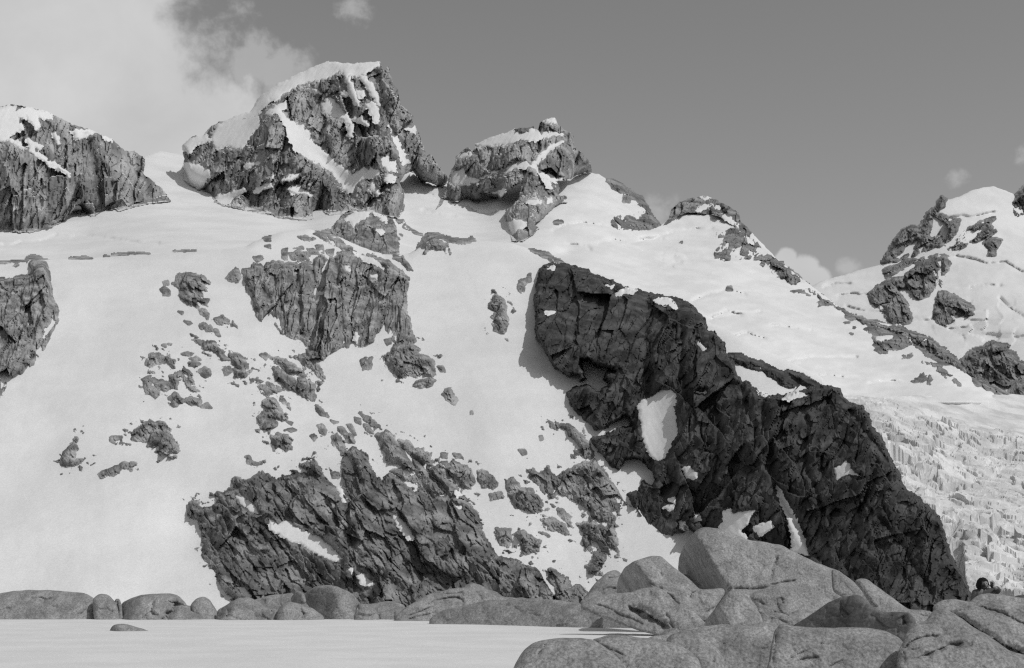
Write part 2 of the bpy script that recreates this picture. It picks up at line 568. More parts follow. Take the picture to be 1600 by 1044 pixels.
basin = PX((-260, 440), (-260, 290), (60, 290), (200, 290), (226, 244), (250, 236), (330, 250), (420, 280), (560, 270), (630, 265), (690, 288), (712, 276), (760, 262), (820, 262), (880, 268), (912, 268),
           (921, 269), (935, 272), (948, 281), (962, 292), (985, 305), (1003, 322), (1018, 342), (1028, 353), (1036, 350), (1045, 343), (1075, 331), (1110, 335), (1150, 345), (1170, 358), (1195, 385),
           (1212, 402), (1240, 425), (1275, 452), (1310, 478), (1350, 498), (1400, 509), (1440, 525), (1480, 552), (1500, 575), (1530, 600), (1560, 617), (1590, 634), (1540, 638), (1440, 644), (1360, 650),
           (1250, 660), (1120, 600), (1000, 470), (880, 430), (800, 400), (640, 420), (500, 400), (300, 415), (0, 430))
basin_cracks = [A5((20, 322), (70, 325), (130, 310), (220, 312), (290, 295), (350, 268)), A5((450, 275), (520, 268), (640, 280), (720, 290), (800, 308), (900, 315), (990, 318)),
                A3((820, 800), (880, 768), (950, 752), (1010, 748), (1080, 760), (1190, 775)), A3((900, 880), (980, 888), (1030, 900), (1050, 920)), A3((1100, 880), (1200, 855), (1300, 880), (1400, 850), (1500, 850)),
                A3((0, 545), (60, 575), (120, 580)), A3((0, 680), (60, 690), (120, 700), (200, 715)), A3((180, 645), (270, 640), (330, 680), (410, 700), (460, 680)),
                A4((0, 275), (60, 268), (140, 245), (200, 235), (300, 228)), A4((220, 530), (300, 500), (370, 485), (440, 508)), A4((280, 610), (380, 590), (500, 575)), A4((360, 690), (440, 665), (520, 690)),
                A4((550, 635), (640, 645), (710, 655)), A4((580, 800), (650, 775), (720, 765), (900, 768)), A4((960, 875), (1050, 865), (1140, 870)), A4((300, 600), (360, 575), (420, 590)), A4((700, 850), (780, 840), (840, 850))]


def basin_extra(u, v):
    # hollows and icy bulges of the right-hand glacier
    h = 17.0 * fbm(u / 75, v / 20, 3, 41) * sstep(u, 820, 900) + 5.5 * fbm(u / 30, v / 7, 4, 42) * sstep(u, 900, 1000)
    h = h + 55 * np.exp(-((u - 885) / 32) ** 2 - ((v - 398) / 12) ** 2) + 26 * np.exp(-((u - 735) / 28) ** 2 - ((v - 332) / 12) ** 2)
    h = h + 16 * facets(u / 16, v / 9, 45) * np.exp(-((u - 1052) / 20) ** 2 - ((v - 405) / 13) ** 2)
    return h


terrain('glacier', basin, lambda u, v: np.where(v > np.interp(u, CU, CV) - 5, np.maximum(y_upper(u, v), y_slope(u, v) + 7.0), y_upper(u, v)) + 45.0 * sstep(v, 627, 641) * sstep(u, 1340, 1380), 1.9, M['snow'], 'white crevassed glacier and snow bench running below the rocky peaks', 'glacier', basin_cracks, warp=1.0, seed=21, extra=basin_extra, edge=5)

far_snow = PX((1240, 470), (1265, 448), (1290, 437), (1318, 430), (1345, 421), (1376, 414), (1383, 407), (1398, 380), (1412, 362), (1428, 356), (1446, 346), (1465, 322), (1472, 311), (1484, 312), (1499, 307),
              (1518, 298), (1536, 293), (1552, 291), (1570, 297), (1590, 307), (1600, 300), (1680, 290), (1680, 640), (1480, 640), (1400, 560), (1260, 500))
far_cracks = [A4((770, 475), (820, 458), (870, 460)), A4((830, 510), (880, 502), (960, 505)), A4((860, 555), (940, 575), (1010, 575)), A4((1320, 345), (1400, 360), (1450, 378), (1520, 368), (1590, 410)),
              A4((1380, 475), (1450, 465), (1500, 470)), A4((1500, 520), (1540, 560), (1600, 600)), A4((1120, 610), (1200, 612), (1240, 600)), A4((1290, 650), (1380, 640), (1440, 610)), A4((1270, 185), (1400, 180), (1470, 160))]
terrain('far_snow_slope', far_snow, y_far, 1.9, M['snow'], 'white snow mantle of the far mountain at the right edge', 'snow slope', far_cracks, warp=1.0, seed=31, deep=8.0,
        extra=lambda u, v: 4 * fbm(u / 40, v / 22, 3, 33) + 14 * facets(u / 24, v / 15, 34) * np.exp(-((u - 1540) / 60) ** 2 - ((v - 505) / 30) ** 2) + 30 * sstep(v, 515, 530) * np.exp(-((u - 1560) / 50) ** 2), edge=6)

# the icefall: a height field in plan, sloping down towards the camera, broken into seracs
iv = np.linspace(618, 990, 120)
rows = np.concatenate([np.arange(505, 760, 0.75), np.arange(760, 1086, 1.0)])
cols = np.arange(1322, 1690, 1.7)
iu, ir = np.meshgrid(cols, rows)
ix = (iu - CX) / F * ir
iz = np.zeros_like(ix)
for c_, u_ in enumerate(cols):
    cy = np.maximum.accumulate(y_ice(np.full_like(iv, u_), iv)[::-1])      # from the foot upwards
    cz = (EYE + y_ice(np.full_like(iv, u_), iv) * elev(iv))[::-1]
    iz[:, c_] = np.interp(rows, cy, cz) - 0.35 * np.clip(rows - cy[-1], 0, None)
wx = ix + 5 * fbm(ix / 16, ir / 16, 3, 61); wy = ir + 5 * fbm(ix / 16, ir / 16, 3, 62)
broken = sstep(1 - sstep(ir, 900, 985) * 0.8, 0, 1) * (0.35 + 0.65 * sstep(fbm(ix / 60, ir / 60, 2, 67), -0.25, 0.25))
hh = 7.0 * facets(wx / 22, wy / 16, 63, 1.1) + 2.8 * facets(wx / 9, wy / 7, 64, 1.1) + 0.7 * facets(wx / 3.4, wy / 3, 65, 1.0)
hh = hh + 6.0 * fbm(ix / 34 + ir / 90, ir / 22, 4, 66, 0.55)
crk = np.abs(fbm(ix / 30, wy / 14, 3, 68))
hh = hh - 7.0 * np.exp(-(crk / 0.05) ** 2)
wall = np.exp(-((ir - 838 - 8 * fbm(ix / 25, ix * 0, 2, 69)) / 16) ** 2)
hh = hh + wall * (5 + 5.0 * facets(ix / 13, ir / 60, 70, 0.6))
fade_top = 1 - 0.75 * sstep(ir, 940, 1030)
iz = iz + hh * broken * fade_top * 0.85 + 2.4 * fbm(ix / 60, ir / 12, 3, 71)
iz = iz - 30 * sstep(1500 - iu, 0, 25) * (1 - sstep(ir, 640, 700))
idx = np.arange(iu.size).reshape(iu.shape)
fa = np.stack([idx[:-1, :-1], idx[:-1, 1:], idx[1:, 1:], idx[1:, :-1]], -1).reshape(-1, 4)
tag(make_mesh('icefall', np.stack([ix, ir, iz], -1).reshape(-1, 3), fa, M['ice'], smooth=False), 'broken grey-white icefall of jumbled seracs beside the dark cliff', 'icefall', kind='structure')

# ------------------------------------------------------------------ rock builders


def drop_height(s, v, step, kappa, cap):
    """height of every point above the lower border of its column (a face that stands up from the slope)"""
    inside = s > 0
    vb = np.where(inside, v, -1e9).max(0)
    good = vb > -1e8
    if not good.any():
        return np.zeros_like(s)
    cols = np.arange(len(vb))
    vb = np.interp(cols, cols[good], vb[good])
    k = max(1, int(10 / step))
    vb = np.convolve(np.pad(vb, k, mode='edge'), np.ones(2 * k + 1) / (2 * k + 1), 'valid')
    return np.minimum(np.clip(vb[None] - v, 0, None) * kappa, cap)


SEED = [100]
PATCH_MAT = M['snow']


def outcrop(polys, label, name='rock_outcrop', cat='rock outcrop', holes=(), base=None, mat='rock', A=7.0, w=5.0, kappa=0.35, cap=40.0, size=13.0, amp=3.0, ang=-55.0, stretch=1.8,
            warp=2.2, wsize=11.0, step=1.5, group=None, patches=(), off=None, bury=6.0, sat=False, grow=1.3, cut=False):
    """a mass of rock standing out of the snow surface `base`; its border is where it dips under the snow"""
    SEED[0] += 131
    seed = SEED[0]
    base = base or y_slope
    if isinstance(polys[0], tuple):
        polys = [polys]
    u, v = grid(polys, step, 26 if sat else 9)
    s = area_sdf(polys, holes, u, v, warp, wsize, seed)
    s = s + grow
    if sat:
        isl = 12.0 * (fbm((u + 0.4 * v) / 17.0, (v - 0.4 * u) / 10.0, 4, seed + 60, 0.6) - 0.31) - np.clip((-s - 11) / 3.0, 0, None)
        s = np.where(s < -1.5, np.maximum(s, isl), s)
        bury = 14.0
    Yb = base(u, v)
    px = Yb / F
    pos = np.clip(s, 0, None)
    c = crag(u, v, seed, size, amp, ang, stretch)
    h = A * (1 - np.exp(-pos / w)) + drop_height(s, v, step, kappa, cap) * sstep(s, 0, 7)
    if off is not None:
        h = h + off(u, v) * sstep(s, -2, 6) / px
    coarse = h.copy()
    h = h + c * sstep(s, -4, 9) + np.where(s < 0, 1.4 * s, 0) + 0.8
    masks = []
    for P in patches:
        ps = area_sdf([P], [], u, v, 3.4, 8, seed + 5)
        masks.append(ps)
        m = sstep(ps, -7, 0.5)
        h = h * (1 - m) + (coarse - 2.5) * m
    if masks:
        # a body that carries snow patches: an Empty with the rock and every patch as parts
        ctr = to_world(np.array([np.mean([p[0] for p in polys[0]])]), np.array([np.max([p[1] for p in polys[0]])]), np.array([float(Yb.mean() - (coarse * px).max() * 0.3)]))[0]
        e = tag(empty(name, ctr), label, cat, group)
        surface('rock_wall', u, v, Yb - h * px, s, M[mat], e, cut=cut, bury=bury)
        for ps in masks:
            hs = coarse + 0.3 - 4.0 * sstep(-ps, -1.5, 4) + 0.35 * fbm(u / 7, v / 7, 2, seed + 8)
            ssm = np.minimum(ps + 3, s + 0.8)
            surface('snow_patch', u, v, Yb - hs * px, ssm, PATCH_MAT, e, cut=True, smooth=True)
        return e
    o = surface(name, u, v, Yb - h * px, s, M[mat], None, cut=False, bury=bury)
    return tag(o, label, cat, group)


def peak(polys, label, depth, patches, mat='peak', size=24.0, amp=5.0, ang=80.0, stretch=2.4, thick=90.0, caps=1, step=1.5, warp=2.0, edge=7.0, base=None, name='mountain_peak', cat='mountain peak', relief=None, small=1.0):
    """a free-standing rock mass against the sky: closed body, snow caps and snow patches as parts"""
    SEED[0] += 131
    seed = SEED[0]
    if isinstance(polys[0], tuple):
        polys = [polys]
    u, v = grid(polys, step, 9)
    s = area_sdf(polys, [], u, v, warp, 10, seed)
    Yb = depth(u, v)
    px = Yb / F
    coarse = 6 * fbm(u / 70, v / 90, 3, seed + 2)
    if relief is not None:
        coarse = coarse + relief(u, v)
    e_ = np.clip(1 - s / edge, 0, 1)
    coarse = coarse - edge * (1 - np.sqrt(np.clip(1 - e_ * e_, 0, 1)))
    h = coarse + crag(u, v, seed, size, amp, ang, stretch, small)
    masks = []
    for P in patches:
        ps = area_sdf([P], [], u, v, 4.4, 8, seed + 5)
        masks.append(ps)
        m = sstep(ps, -7, 0.5)
        h = h * (1 - m) + (coarse - 2.5) * m
    if base is not None:
        lim = (Yb - base(u, v)) / px + 1.5
        s = np.minimum(s, (26 - lim) * 0.5)
        wl = np.exp(-drop_height(s, v, step, 1.0, 400.0) / 9.0) * (s > -6)
        h = h * (1 - wl) + (lim + 1.5 + 0.35 * (h - coarse)) * wl
        coarse = coarse * (1 - wl) + (lim + 2) * wl
        h = np.maximum(h, lim); coarse = np.maximum(coarse, lim + 2)
    P0 = np.concatenate([np.array(p) for p in polys])
    ctr = to_world(np.array([P0[:, 0].mean()]), np.array([P0[:, 1].max()]), np.array([float(Yb.mean())]))[0]
    e = tag(empty(name, ctr), label, cat)
    surface('rock_wall', u, v, Yb - h * px, s, M[mat], e, cut=True, back=thick)
    for k, ps in enumerate(masks):
        hs = coarse + 0.6 - 4.5 * sstep(-ps, -1.5, 4) + 0.5 * fbm(u / 8, v / 8, 2, seed + 8) + 0.8 * fbm(u / 5 + v / 9, v / 30, 2, seed + 9)
        ssm = np.minimum(ps + 3, s + 0.8)
        surface('snow_cap' if k < caps else 'snow_patch', u, v, Yb - hs * px, ssm, PATCH_MAT, e, cut=True, smooth=True)
    return e


# ------------------------------------------------------------------ the peaks
peak(A1((-260, 500), (-100, 470), (0, 430), (60, 415), (150, 425), (260, 450), (310, 465), (360, 490), (430, 525), (520, 560), (590, 580), (640, 610), (700, 630), (740, 670), (780, 700), (840, 705), (890, 740), (908, 780),
        (892, 850), (930, 870), (990, 920), (1040, 970), (1062, 1015), (1040, 1060), (980, 1070), (900, 1095), (840, 1070), (830, 1085), (760, 1085), (720, 1068), (640, 1075), (600, 1105), (570, 1112), (530, 1090),
        (490, 1045), (470, 1045), (440, 1090), (400, 1140), (350, 1165), (300, 1190), (200, 1210), (100, 1210), (0, 1205), (-260, 1215)),
     'blunt grey rock buttress at the upper left with vertical cracks and thin snow on top',
     tps([(-100, 365, 1215), (0, 362, 1220), (60, 355, 1240), (140, 335, 1330), (260, 320, 1425), (0, 165, 1290), (150, 215, 1350), (225, 250, 1440), (-100, 180, 1260), (75, 260, 1270), (180, 280, 1370)]),
     [A1((-260, 560), (-100, 500), (0, 440), (70, 420), (200, 440), (300, 460), (330, 490), (290, 500), (240, 490), (235, 570), (210, 540), (160, 480), (110, 500), (140, 570), (60, 600), (30, 650), (0, 630), (-100, 690), (-260, 740)),
      A1((60, 635), (105, 650), (165, 695), (100, 670)), A1((170, 630), (260, 680), (200, 680), (215, 710), (300, 760), (445, 855), (350, 808), (250, 748), (190, 695)),
      A1((450, 585), (500, 575), (600, 580), (545, 612), (480, 625)), A1((330, 600), (350, 600), (370, 655), (345, 640)), A1((640, 605), (690, 630), (700, 650), (660, 630))],
     ang=84, stretch=2.8, size=22, amp=8, base=y_upper,
     relief=lambda u, v: -13 * np.exp(-(line_dist(A1((450, 600), (470, 800), (480, 950)), u, v) / 7) ** 2) - 9 * np.exp(-(line_dist(A1((545, 600), (600, 830), (640, 1000)), u, v) / 4.5) ** 2) - 8 * np.exp(-(line_dist(A1((660, 800), (720, 960)), u, v) / 4) ** 2)
     - 8 * np.exp(-(line_dist(A1((320, 560), (360, 900)), u, v) / 4) ** 2) - 10 * np.exp(-(line_dist(A1((780, 700), (830, 820), (880, 870)), u, v) / 4) ** 2))

peak(A2((-50, 600), (0, 550), (60, 548), (110, 490), (155, 465), (180, 470), (240, 440), (330, 410), (380, 330), (480, 260), (600, 200), (700, 155), (770, 132), (900, 145), (1000, 135), (1058, 130), (1068, 150),
        (1085, 185), (1092, 160), (1110, 160), (1115, 200), (1135, 260), (1160, 290), (1175, 370), (1200, 395), (1240, 430), (1245, 490), (1270, 520), (1300, 600), (1315, 660), (1350, 650), (1365, 690), (1400, 730),
        (1435, 770), (1440, 800), (1410, 845), (1360, 820), (1290, 805), (1240, 745), (1200, 765), (1165, 810), (1190, 850), (1195, 960), (1160, 1010), (1100, 1000), (1020, 985), (960, 980), (880, 975), (800, 1010),
        (720, 960), (680, 965), (680, 1045), (560, 1065), (520, 1045), (450, 990), (400, 985), (330, 990), (260, 960), (180, 940), (125, 920), (110, 870), (30, 850), (-45, 800), (-45, 700)),
     'tallest dark rocky peak with a smooth white snow cap and a diagonal snow gully',
     tps([(300, 290, 1470), (350, 305, 1450), (450, 350, 1385), (560, 345, 1375), (630, 330, 1430), (700, 278, 1570), (595, 97, 1590), (520, 100, 1600), (400, 170, 1570), (300, 215, 1570), (450, 250, 1440),
          (540, 290, 1470), (600, 230, 1480), (640, 180, 1560), (690, 265, 1580), (470, 150, 1560), (425, 180, 1500), (500, 240, 1490), (380, 270, 1450), (600, 150, 1530), (550, 180, 1530), (620, 300, 1430)]),
     [A2((380, 320), (480, 250), (600, 190), (700, 145), (770, 122), (900, 135), (1000, 125), (1058, 122), (1040, 160), (1000, 170), (960, 205), (925, 212), (890, 205), (870, 215), (850, 180), (800, 195), (750, 230), (690, 238), (650, 250),
         (600, 262), (550, 285), (520, 310), (470, 345), (430, 345), (395, 400), (330, 440), (290, 470), (240, 440), (330, 400)),
      A2((150, 490), (240, 450), (370, 430), (380, 480), (330, 540), (290, 610), (250, 620), (200, 600), (140, 620), (110, 570)),
      A2((-55, 600), (60, 540), (115, 570), (70, 580), (20, 600), (-20, 650)), A2((-50, 710), (60, 720), (100, 760), (40, 850), (-50, 830)),
      A2((420, 425), (480, 378), (520, 365), (530, 385), (490, 402), (520, 450), (570, 480), (620, 500), (660, 530), (690, 590), (730, 640), (800, 690), (880, 755), (900, 770), (960, 735), (985, 745), (1050, 740), (1045, 780), (1000, 775),
         (930, 810), (900, 860), (860, 850), (800, 770), (740, 720), (690, 690), (640, 670), (590, 630), (560, 580), (540, 520), (510, 460), (480, 412)),
      A2((730, 380), (760, 330), (800, 350), (850, 400), (890, 460), (885, 490), (850, 450), (790, 440), (750, 420)), A2((868, 220), (885, 225), (910, 290), (935, 375), (918, 370), (895, 320)),
      A2((945, 210), (965, 215), (1010, 265), (1045, 320), (1060, 380), (1040, 360), (1000, 290), (965, 245)), A2((980, 370), (1020, 360), (1045, 400), (1050, 460), (1030, 470), (1005, 420)), A2((910, 455), (950, 450), (990, 490), (955, 480)),
      A2((1065, 660), (1100, 680), (1150, 700), (1145, 750), (1110, 740), (1080, 720)), A2((1110, 765), (1145, 785), (1120, 805), (1090, 800)), A2((1110, 490), (1155, 565), (1185, 645), (1215, 700), (1190, 705), (1160, 625), (1120, 535)),
      A2((545, 852), (600, 838), (675, 882), (620, 870), (560, 868)), A2((410, 715), (440, 745), (448, 782), (418, 752)), A2((515, 802), (560, 775), (620, 765), (560, 792)), A2((352, 862), (400, 830), (445, 825), (390, 852)),
      A2((140, 895), (230, 870), (295, 850), (250, 885), (200, 932), (150, 925)), A2((1205, 510), (1260, 503), (1245, 527)), A2((640, 250), (735, 315), (690, 300)), A2((790, 318), (885, 305), (885, 315), (800, 326)),
      A2((930, 300), (965, 300), (960, 330), (935, 325)), A2((300, 720), (375, 690), (380, 700), (310, 732)), A2((880, 480), (900, 490), (895, 560), (882, 540)), A2((1010, 815), (1050, 870), (1045, 880), (1005, 840))],
     ang=78, stretch=2.4, size=19, amp=9.5, base=y_upper, caps=1,
     relief=lambda u, v: -14 * np.exp(-(line_dist(A2((500, 400), (640, 600), (860, 830)), u, v) / 14) ** 2) + 16 * np.exp(-(line_dist(A2((480, 400), (560, 640), (700, 800)), u, v) / 16) ** 2)
     - 12 * np.exp(-(line_dist(A2((1040, 200), (1090, 420), (1200, 700)), u, v) / 7) ** 2) + 12 * np.exp(-(line_dist(A2((870, 220), (990, 480), (1040, 720)), u, v) / 10) ** 2) - 10 * np.exp(-(line_dist(A2((650, 300), (740, 420), (690, 560)), u, v) / 12) ** 2))

peak(A3((80, 670), (150, 540), (170, 460), (200, 390), (210, 345), (250, 300), (275, 280), (300, 285), (320, 315), (330, 265), (430, 220), (560, 180), (600, 160), (640, 160), (690, 150), (700, 175), (725, 170),
        (730, 130), (770, 110), (820, 100), (850, 140), (890, 175), (940, 200), (950, 270), (990, 310), (1050, 370), (1062, 440), (1010, 440), (960, 462), (890, 492), (870, 480), (850, 470), (830, 500), (860, 530),
        (850, 580), (905, 585), (905, 625), (850, 635), (820, 660), (760, 720), (700, 765), (730, 785), (700, 820), (630, 872), (560, 865), (550, 820), (530, 745), (512, 715), (520, 680), (560, 645), (600, 610),
        (612, 560), (620, 505), (600, 510), (540, 550), (480, 600), (400, 590), (340, 630), (280, 590), (220, 620), (180, 620), (150, 590), (110, 650)),
     'second rocky peak, flat topped, with a slanting white snow ramp and a small summit block',
     tps([(700, 300, 1555), (760, 305, 1520), (800, 375, 1290), (820, 372, 1290), (800, 340, 1370), (830, 320, 1410), (870, 275, 1520), (920, 265, 1560), (860, 190, 1600), (740, 225, 1600), (830, 260, 1510), (850, 240, 1540), (740, 270, 1545), (890, 230, 1570), (720, 250, 1590)]),
     [A3((330, 258), (430, 212), (560, 172), (600, 195), (640, 195), (690, 170), (740, 205), (780, 190), (870, 200), (800, 212), (690, 238), (650, 225), (610, 235), (550, 255), (470, 262), (350, 272)),
      A3((760, 112), (825, 95), (832, 125), (790, 122)), A3((205, 348), (240, 325), (300, 312), (308, 326), (260, 342)),
      A3((865, 245), (860, 262), (800, 300), (745, 355), (712, 392), (725, 435), (760, 460), (800, 480), (870, 478), (875, 505), (790, 492), (745, 455), (700, 412), (690, 388), (740, 330), (800, 275)),
      A3((490, 445), (545, 398), (640, 372), (695, 395), (640, 407), (580, 407), (540, 432)), A3((755, 480), (775, 485), (812, 532), (790, 525)), A3((195, 430), (250, 420), (270, 470), (330, 480), (350, 490), (290, 512), (200, 518), (185, 490)),
      A3((660, 625), (720, 612), (745, 625), (690, 632)), A3((515, 765), (560, 745), (620, 745), (645, 770), (590, 800), (550, 840), (520, 850)), A3((350, 480), (420, 440), (475, 425), (470, 440), (400, 465)), A3((380, 565), (450, 560), (520, 545), (500, 575), (440, 590)), A3((780, 612), (810, 612), (815, 630), (785, 630))],
     ang=86, stretch=2.6, size=17, amp=7.5, base=y_upper, relief=lambda u, v: -6 * np.exp(-(line_dist(A3((850, 260), (710, 400)), u, v) / 5) ** 2) + 6 * sstep(v, 300, 312) * (u < 880) * (u > 800))

# rocky knob and the ridge that falls from it to the right
peak(A4((92, 222), (120, 190), (130, 150), (160, 125), (230, 100), (265, 97), (320, 115), (370, 140), (410, 165), (415, 195), (432, 215), (470, 250), (492, 290), (520, 330), (562, 357), (530, 366), (480, 362), (440, 357), (400, 364),
        (350, 367), (312, 350), (308, 320), (318, 250), (345, 232), (405, 226), (370, 207), (310, 172), (250, 167), (200, 167), (160, 182), (130, 202)),
     'small rounded rock knob with snow flecks on the skyline right of the flat topped peak',
     lambda u, v: y_upper(u, v) - 3.0 - 0.15 * np.clip(405 - v, 0, 80), [A4((228, 160), (265, 135), (290, 135), (250, 160)), A4((255, 98), (290, 108), (270, 112)), A4((440, 265), (470, 295), (455, 292)), A4((300, 130), (340, 150), (330, 158)), A4((330, 165), (380, 195), (405, 222), (370, 205))],
     mat='ridge', ang=60, size=14, amp=7, thick=40, edge=4, caps=0, base=None)


def ridge(poly, label, **kw):
    kw.setdefault('mat', 'ridge')
    kw.setdefault('bury', 2.0)
    kw['amp'] = kw.get('amp', 3.0) * 1.9
    kw['A'] = kw.get('A', 7.0) * 1.3
    return outcrop(poly, label, base=kw.pop('base', y_upper), **kw)


ridge(A4((500, 380), (560, 355), (620, 400), (680, 450), (720, 490), (780, 530), (850, 575), (950, 618), (1050, 636), (1120, 656), (1200, 686), (1280, 745), (1330, 785), (1352, 832), (1300, 802), (1220, 762), (1150, 722),
         (1100, 682), (1000, 642), (930, 630), (860, 582), (800, 557), (740, 522), (690, 492), (640, 472), (600, 450), (540, 420)), 'long thin rock crest running down the glacier skyline from the knob', name='rock_ridge', cat='rock ridge', amp=6.5, size=12, A=13, w=3, mat='lower', grow=-0.8, warp=3.6)
ridge(A4((1390, 868), (1460, 890), (1530, 925), (1600, 950), (1640, 970), (1570, 958), (1500, 932), (1440, 902)), 'low dark rock strip edging the glacier at the right above the icefall', name='rock_ridge', cat='rock ridge', amp=4, size=9, A=9, w=3, mat='lower')
ridge(A4((730, 540), (760, 528), (795, 545), (780, 560), (740, 558)), 'small oval rock on the glacier just below the thin crest', A=4, amp=1.5, size=7)
ridge(A4((630, 490), (680, 493), (705, 510), (650, 502)), 'thin rock sliver on the glacier under the upper part of the crest', A=3, amp=1.2, size=7)
ridge(A4((865, 603), (900, 603), (955, 635), (880, 620)), 'thin upper rock of three on the glacier beside the middle of the crest', A=4, amp=1.5, size=7)
ridge(A4((830, 632), (870, 620), (912, 640), (915, 670), (885, 668), (860, 642)), 'largest rock of three on the glacier beside the middle of the crest', A=4, amp=1.5, size=7)
ridge(A4((928, 652), (980, 640), (1000, 655), (940, 664)), 'right hand flat rock of three on the glacier beside the middle of the crest', A=4, amp=1.5, size=7)
ridge(A4((960, 690), (1000, 665), (1060, 670), (1120, 690), (1132, 710), (1100, 732), (1062, 742), (1062, 765), (1010, 766), (985, 742), (1000, 725), (970, 715)), 'large dark rock island on the glacier near the lower end of the crest', A=7, amp=3, size=10, patches=[A4((990, 690), (1040, 678), (1050, 684), (1000, 696))])
ridge(A4((1090, 760), (1130, 755), (1125, 776), (1090, 776)), 'little rock just right of the dark rock island on the glacier', A=4, amp=1.5, size=7)
ridge(A4((1138, 860), (1180, 828), (1230, 850), (1247, 887), (1190, 887)), 'lowest rock hump on the right end of the glacier above the icefall', A=6, amp=2, size=9)
ridge(A4((1160, 715), (1230, 765), (1290, 800), (1260, 800), (1190, 750)), 'thin rock streak close under the lower end of the crest', A=4, amp=2, size=8)
ridge(A4((1180, 790), (1250, 798), (1300, 848), (1332, 880), (1290, 872), (1240, 840)), 'broken rock streak below the lower crest above the lowest hump', A=5, amp=2.5, size=8)
ridge(A3((1160, 488), (1220, 510), (1300, 558), (1360, 598), (1400, 658), (1440, 728), (1478, 768), (1400, 798), (1300, 800), (1230, 786), (1198, 745), (1210, 700), (1290, 680), (1312, 650), (1345, 640), (1350, 617), (1255, 622), (1260, 580), (1210, 542)),
      'dark rock spur on the right shoulder of the flat topped peak', holes=[A3((1250, 757), (1290, 732), (1350, 720), (1357, 737), (1280, 752))], A=6, amp=3.5, size=10, kappa=0.2)
ridge(A3((825, 745), (850, 736), (868, 742), (845, 752)), 'tiny rock on the snow under the flat topped peak', A=3, amp=1, size=6)
ridge(A4((170, 292), (178, 290), (180, 305), (172, 306)), 'tiny upright rock on the upper glacier below the knob', A=3, amp=1, size=6, warp=0.5)
ridge(A4((370, 480), (379, 478), (380, 487), (371, 488)), 'tiny dark rock alone in the middle of the glacier', A=3, amp=1, size=6, warp=0.5)

# the far mountain at the right
fr = dict(base=y_far, mat='ridge')
ridge(A4((1012, 374), (1060, 288), (1100, 238), (1140, 228), (1160, 233), (1190, 198), (1200, 173), (1240, 138), (1258, 104), (1275, 112), (1262, 150), (1245, 165), (1300, 190), (1326, 202), (1320, 240), (1270, 302), (1220, 312), (1150, 342), (1080, 367)),
      'pale rock face on the left flank of the far right snow summit', holes=[A4((1050, 365), (1110, 310), (1150, 280), (1165, 288), (1125, 332), (1085, 362)), A4((1210, 262), (1225, 205), (1240, 200), (1235, 240), (1218, 270))], name='rock_cliff', cat='rock cliff', A=9, amp=4, size=14, ang=60, **fr)
ridge([A4((1280, 310), (1340, 250), (1400, 220), (1475, 188), (1452, 215), (1484, 240), (1460, 265), (1400, 290), (1340, 312), (1290, 332))], 'streaked rock rib slanting up the far right snow slope below the summit', A=3, amp=5, size=8, ang=35, stretch=3.5, holes=[A4((1330, 285), (1440, 225), (1445, 232), (1340, 295))], **fr)
ridge(A4((1428, 297), (1470, 275), (1512, 278), (1490, 312), (1475, 320), (1478, 345), (1450, 345), (1455, 318)), 'small rock island on the far right slope below the streaked rib', A=4, amp=2.5, size=8, **fr)
ridge(A4((1008, 402), (1060, 378), (1110, 360), (1180, 345), (1250, 333), (1282, 345), (1230, 366), (1200, 362), (1130, 382), (1070, 412), (1030, 442)), 'narrow rock band under the pale rock face of the far right mountain', A=4, amp=3, size=9, ang=25, stretch=3, **fr)
ridge(A4((963, 502), (985, 473), (1050, 443), (1100, 428), (1130, 398), (1180, 378), (1230, 373), (1247, 400), (1240, 450), (1220, 492), (1190, 517), (1160, 527), (1130, 512), (1112, 482), (1080, 490), (1110, 540), (1132, 580), (1122, 617),
         (1090, 637), (1050, 627), (1028, 602), (1030, 572), (980, 552), (963, 532)), 'big dark rock mass in the middle of the far right mountain, with a rounded foot', name='rock_cliff', cat='rock cliff', A=9, amp=4.5, size=14, kappa=0.3, **fr)
ridge(A4((1238, 490), (1290, 493), (1330, 528), (1392, 558), (1394, 590), (1340, 602), (1300, 617), (1270, 637), (1240, 617), (1223, 582), (1230, 532)), 'dark triangular rock wall right of the rounded rock foot on the far mountain', name='rock_cliff', cat='rock cliff', A=9, amp=4.5, size=13, kappa=0.3, **fr)
ridge(A4((1263, 350), (1292, 380), (1272, 430), (1252, 482), (1240, 472), (1258, 420)), 'narrow upright rock rib between the two dark walls of the far mountain', A=5, amp=2.5, size=8, **fr)
ridge(A4((1338, 792), (1380, 745), (1430, 730), (1470, 708), (1532, 722), (1522, 745), (1562, 755), (1572, 790), (1600, 795), (1680, 800), (1680, 850), (1600, 852), (1530, 877), (1500, 872), (1480, 857), (1420, 867), (1380, 875), (1340, 830)),
      'craggy dark rock band at the right edge above the icefall', name='rock_cliff', cat='rock cliff', A=9, amp=4.5, size=12, holes=[A4((1400, 745), (1425, 735), (1440, 760), (1410, 765))], **fr)
ridge(A4((1538, 922), (1570, 880), (1600, 860), (1680, 850), (1680, 970), (1600, 965), (1560, 950)), 'rock corner at the right edge just above the top of the icefall', A=8, amp=4, size=11, **fr)
ridge(A4((1550, 132), (1585, 80), (1600, 58), (1680, 40), (1680, 170), (1600, 172), (1565, 182)), 'dark rock tip cut by the right edge beside the far snow summit', A=9, amp=4, size=11, **fr)

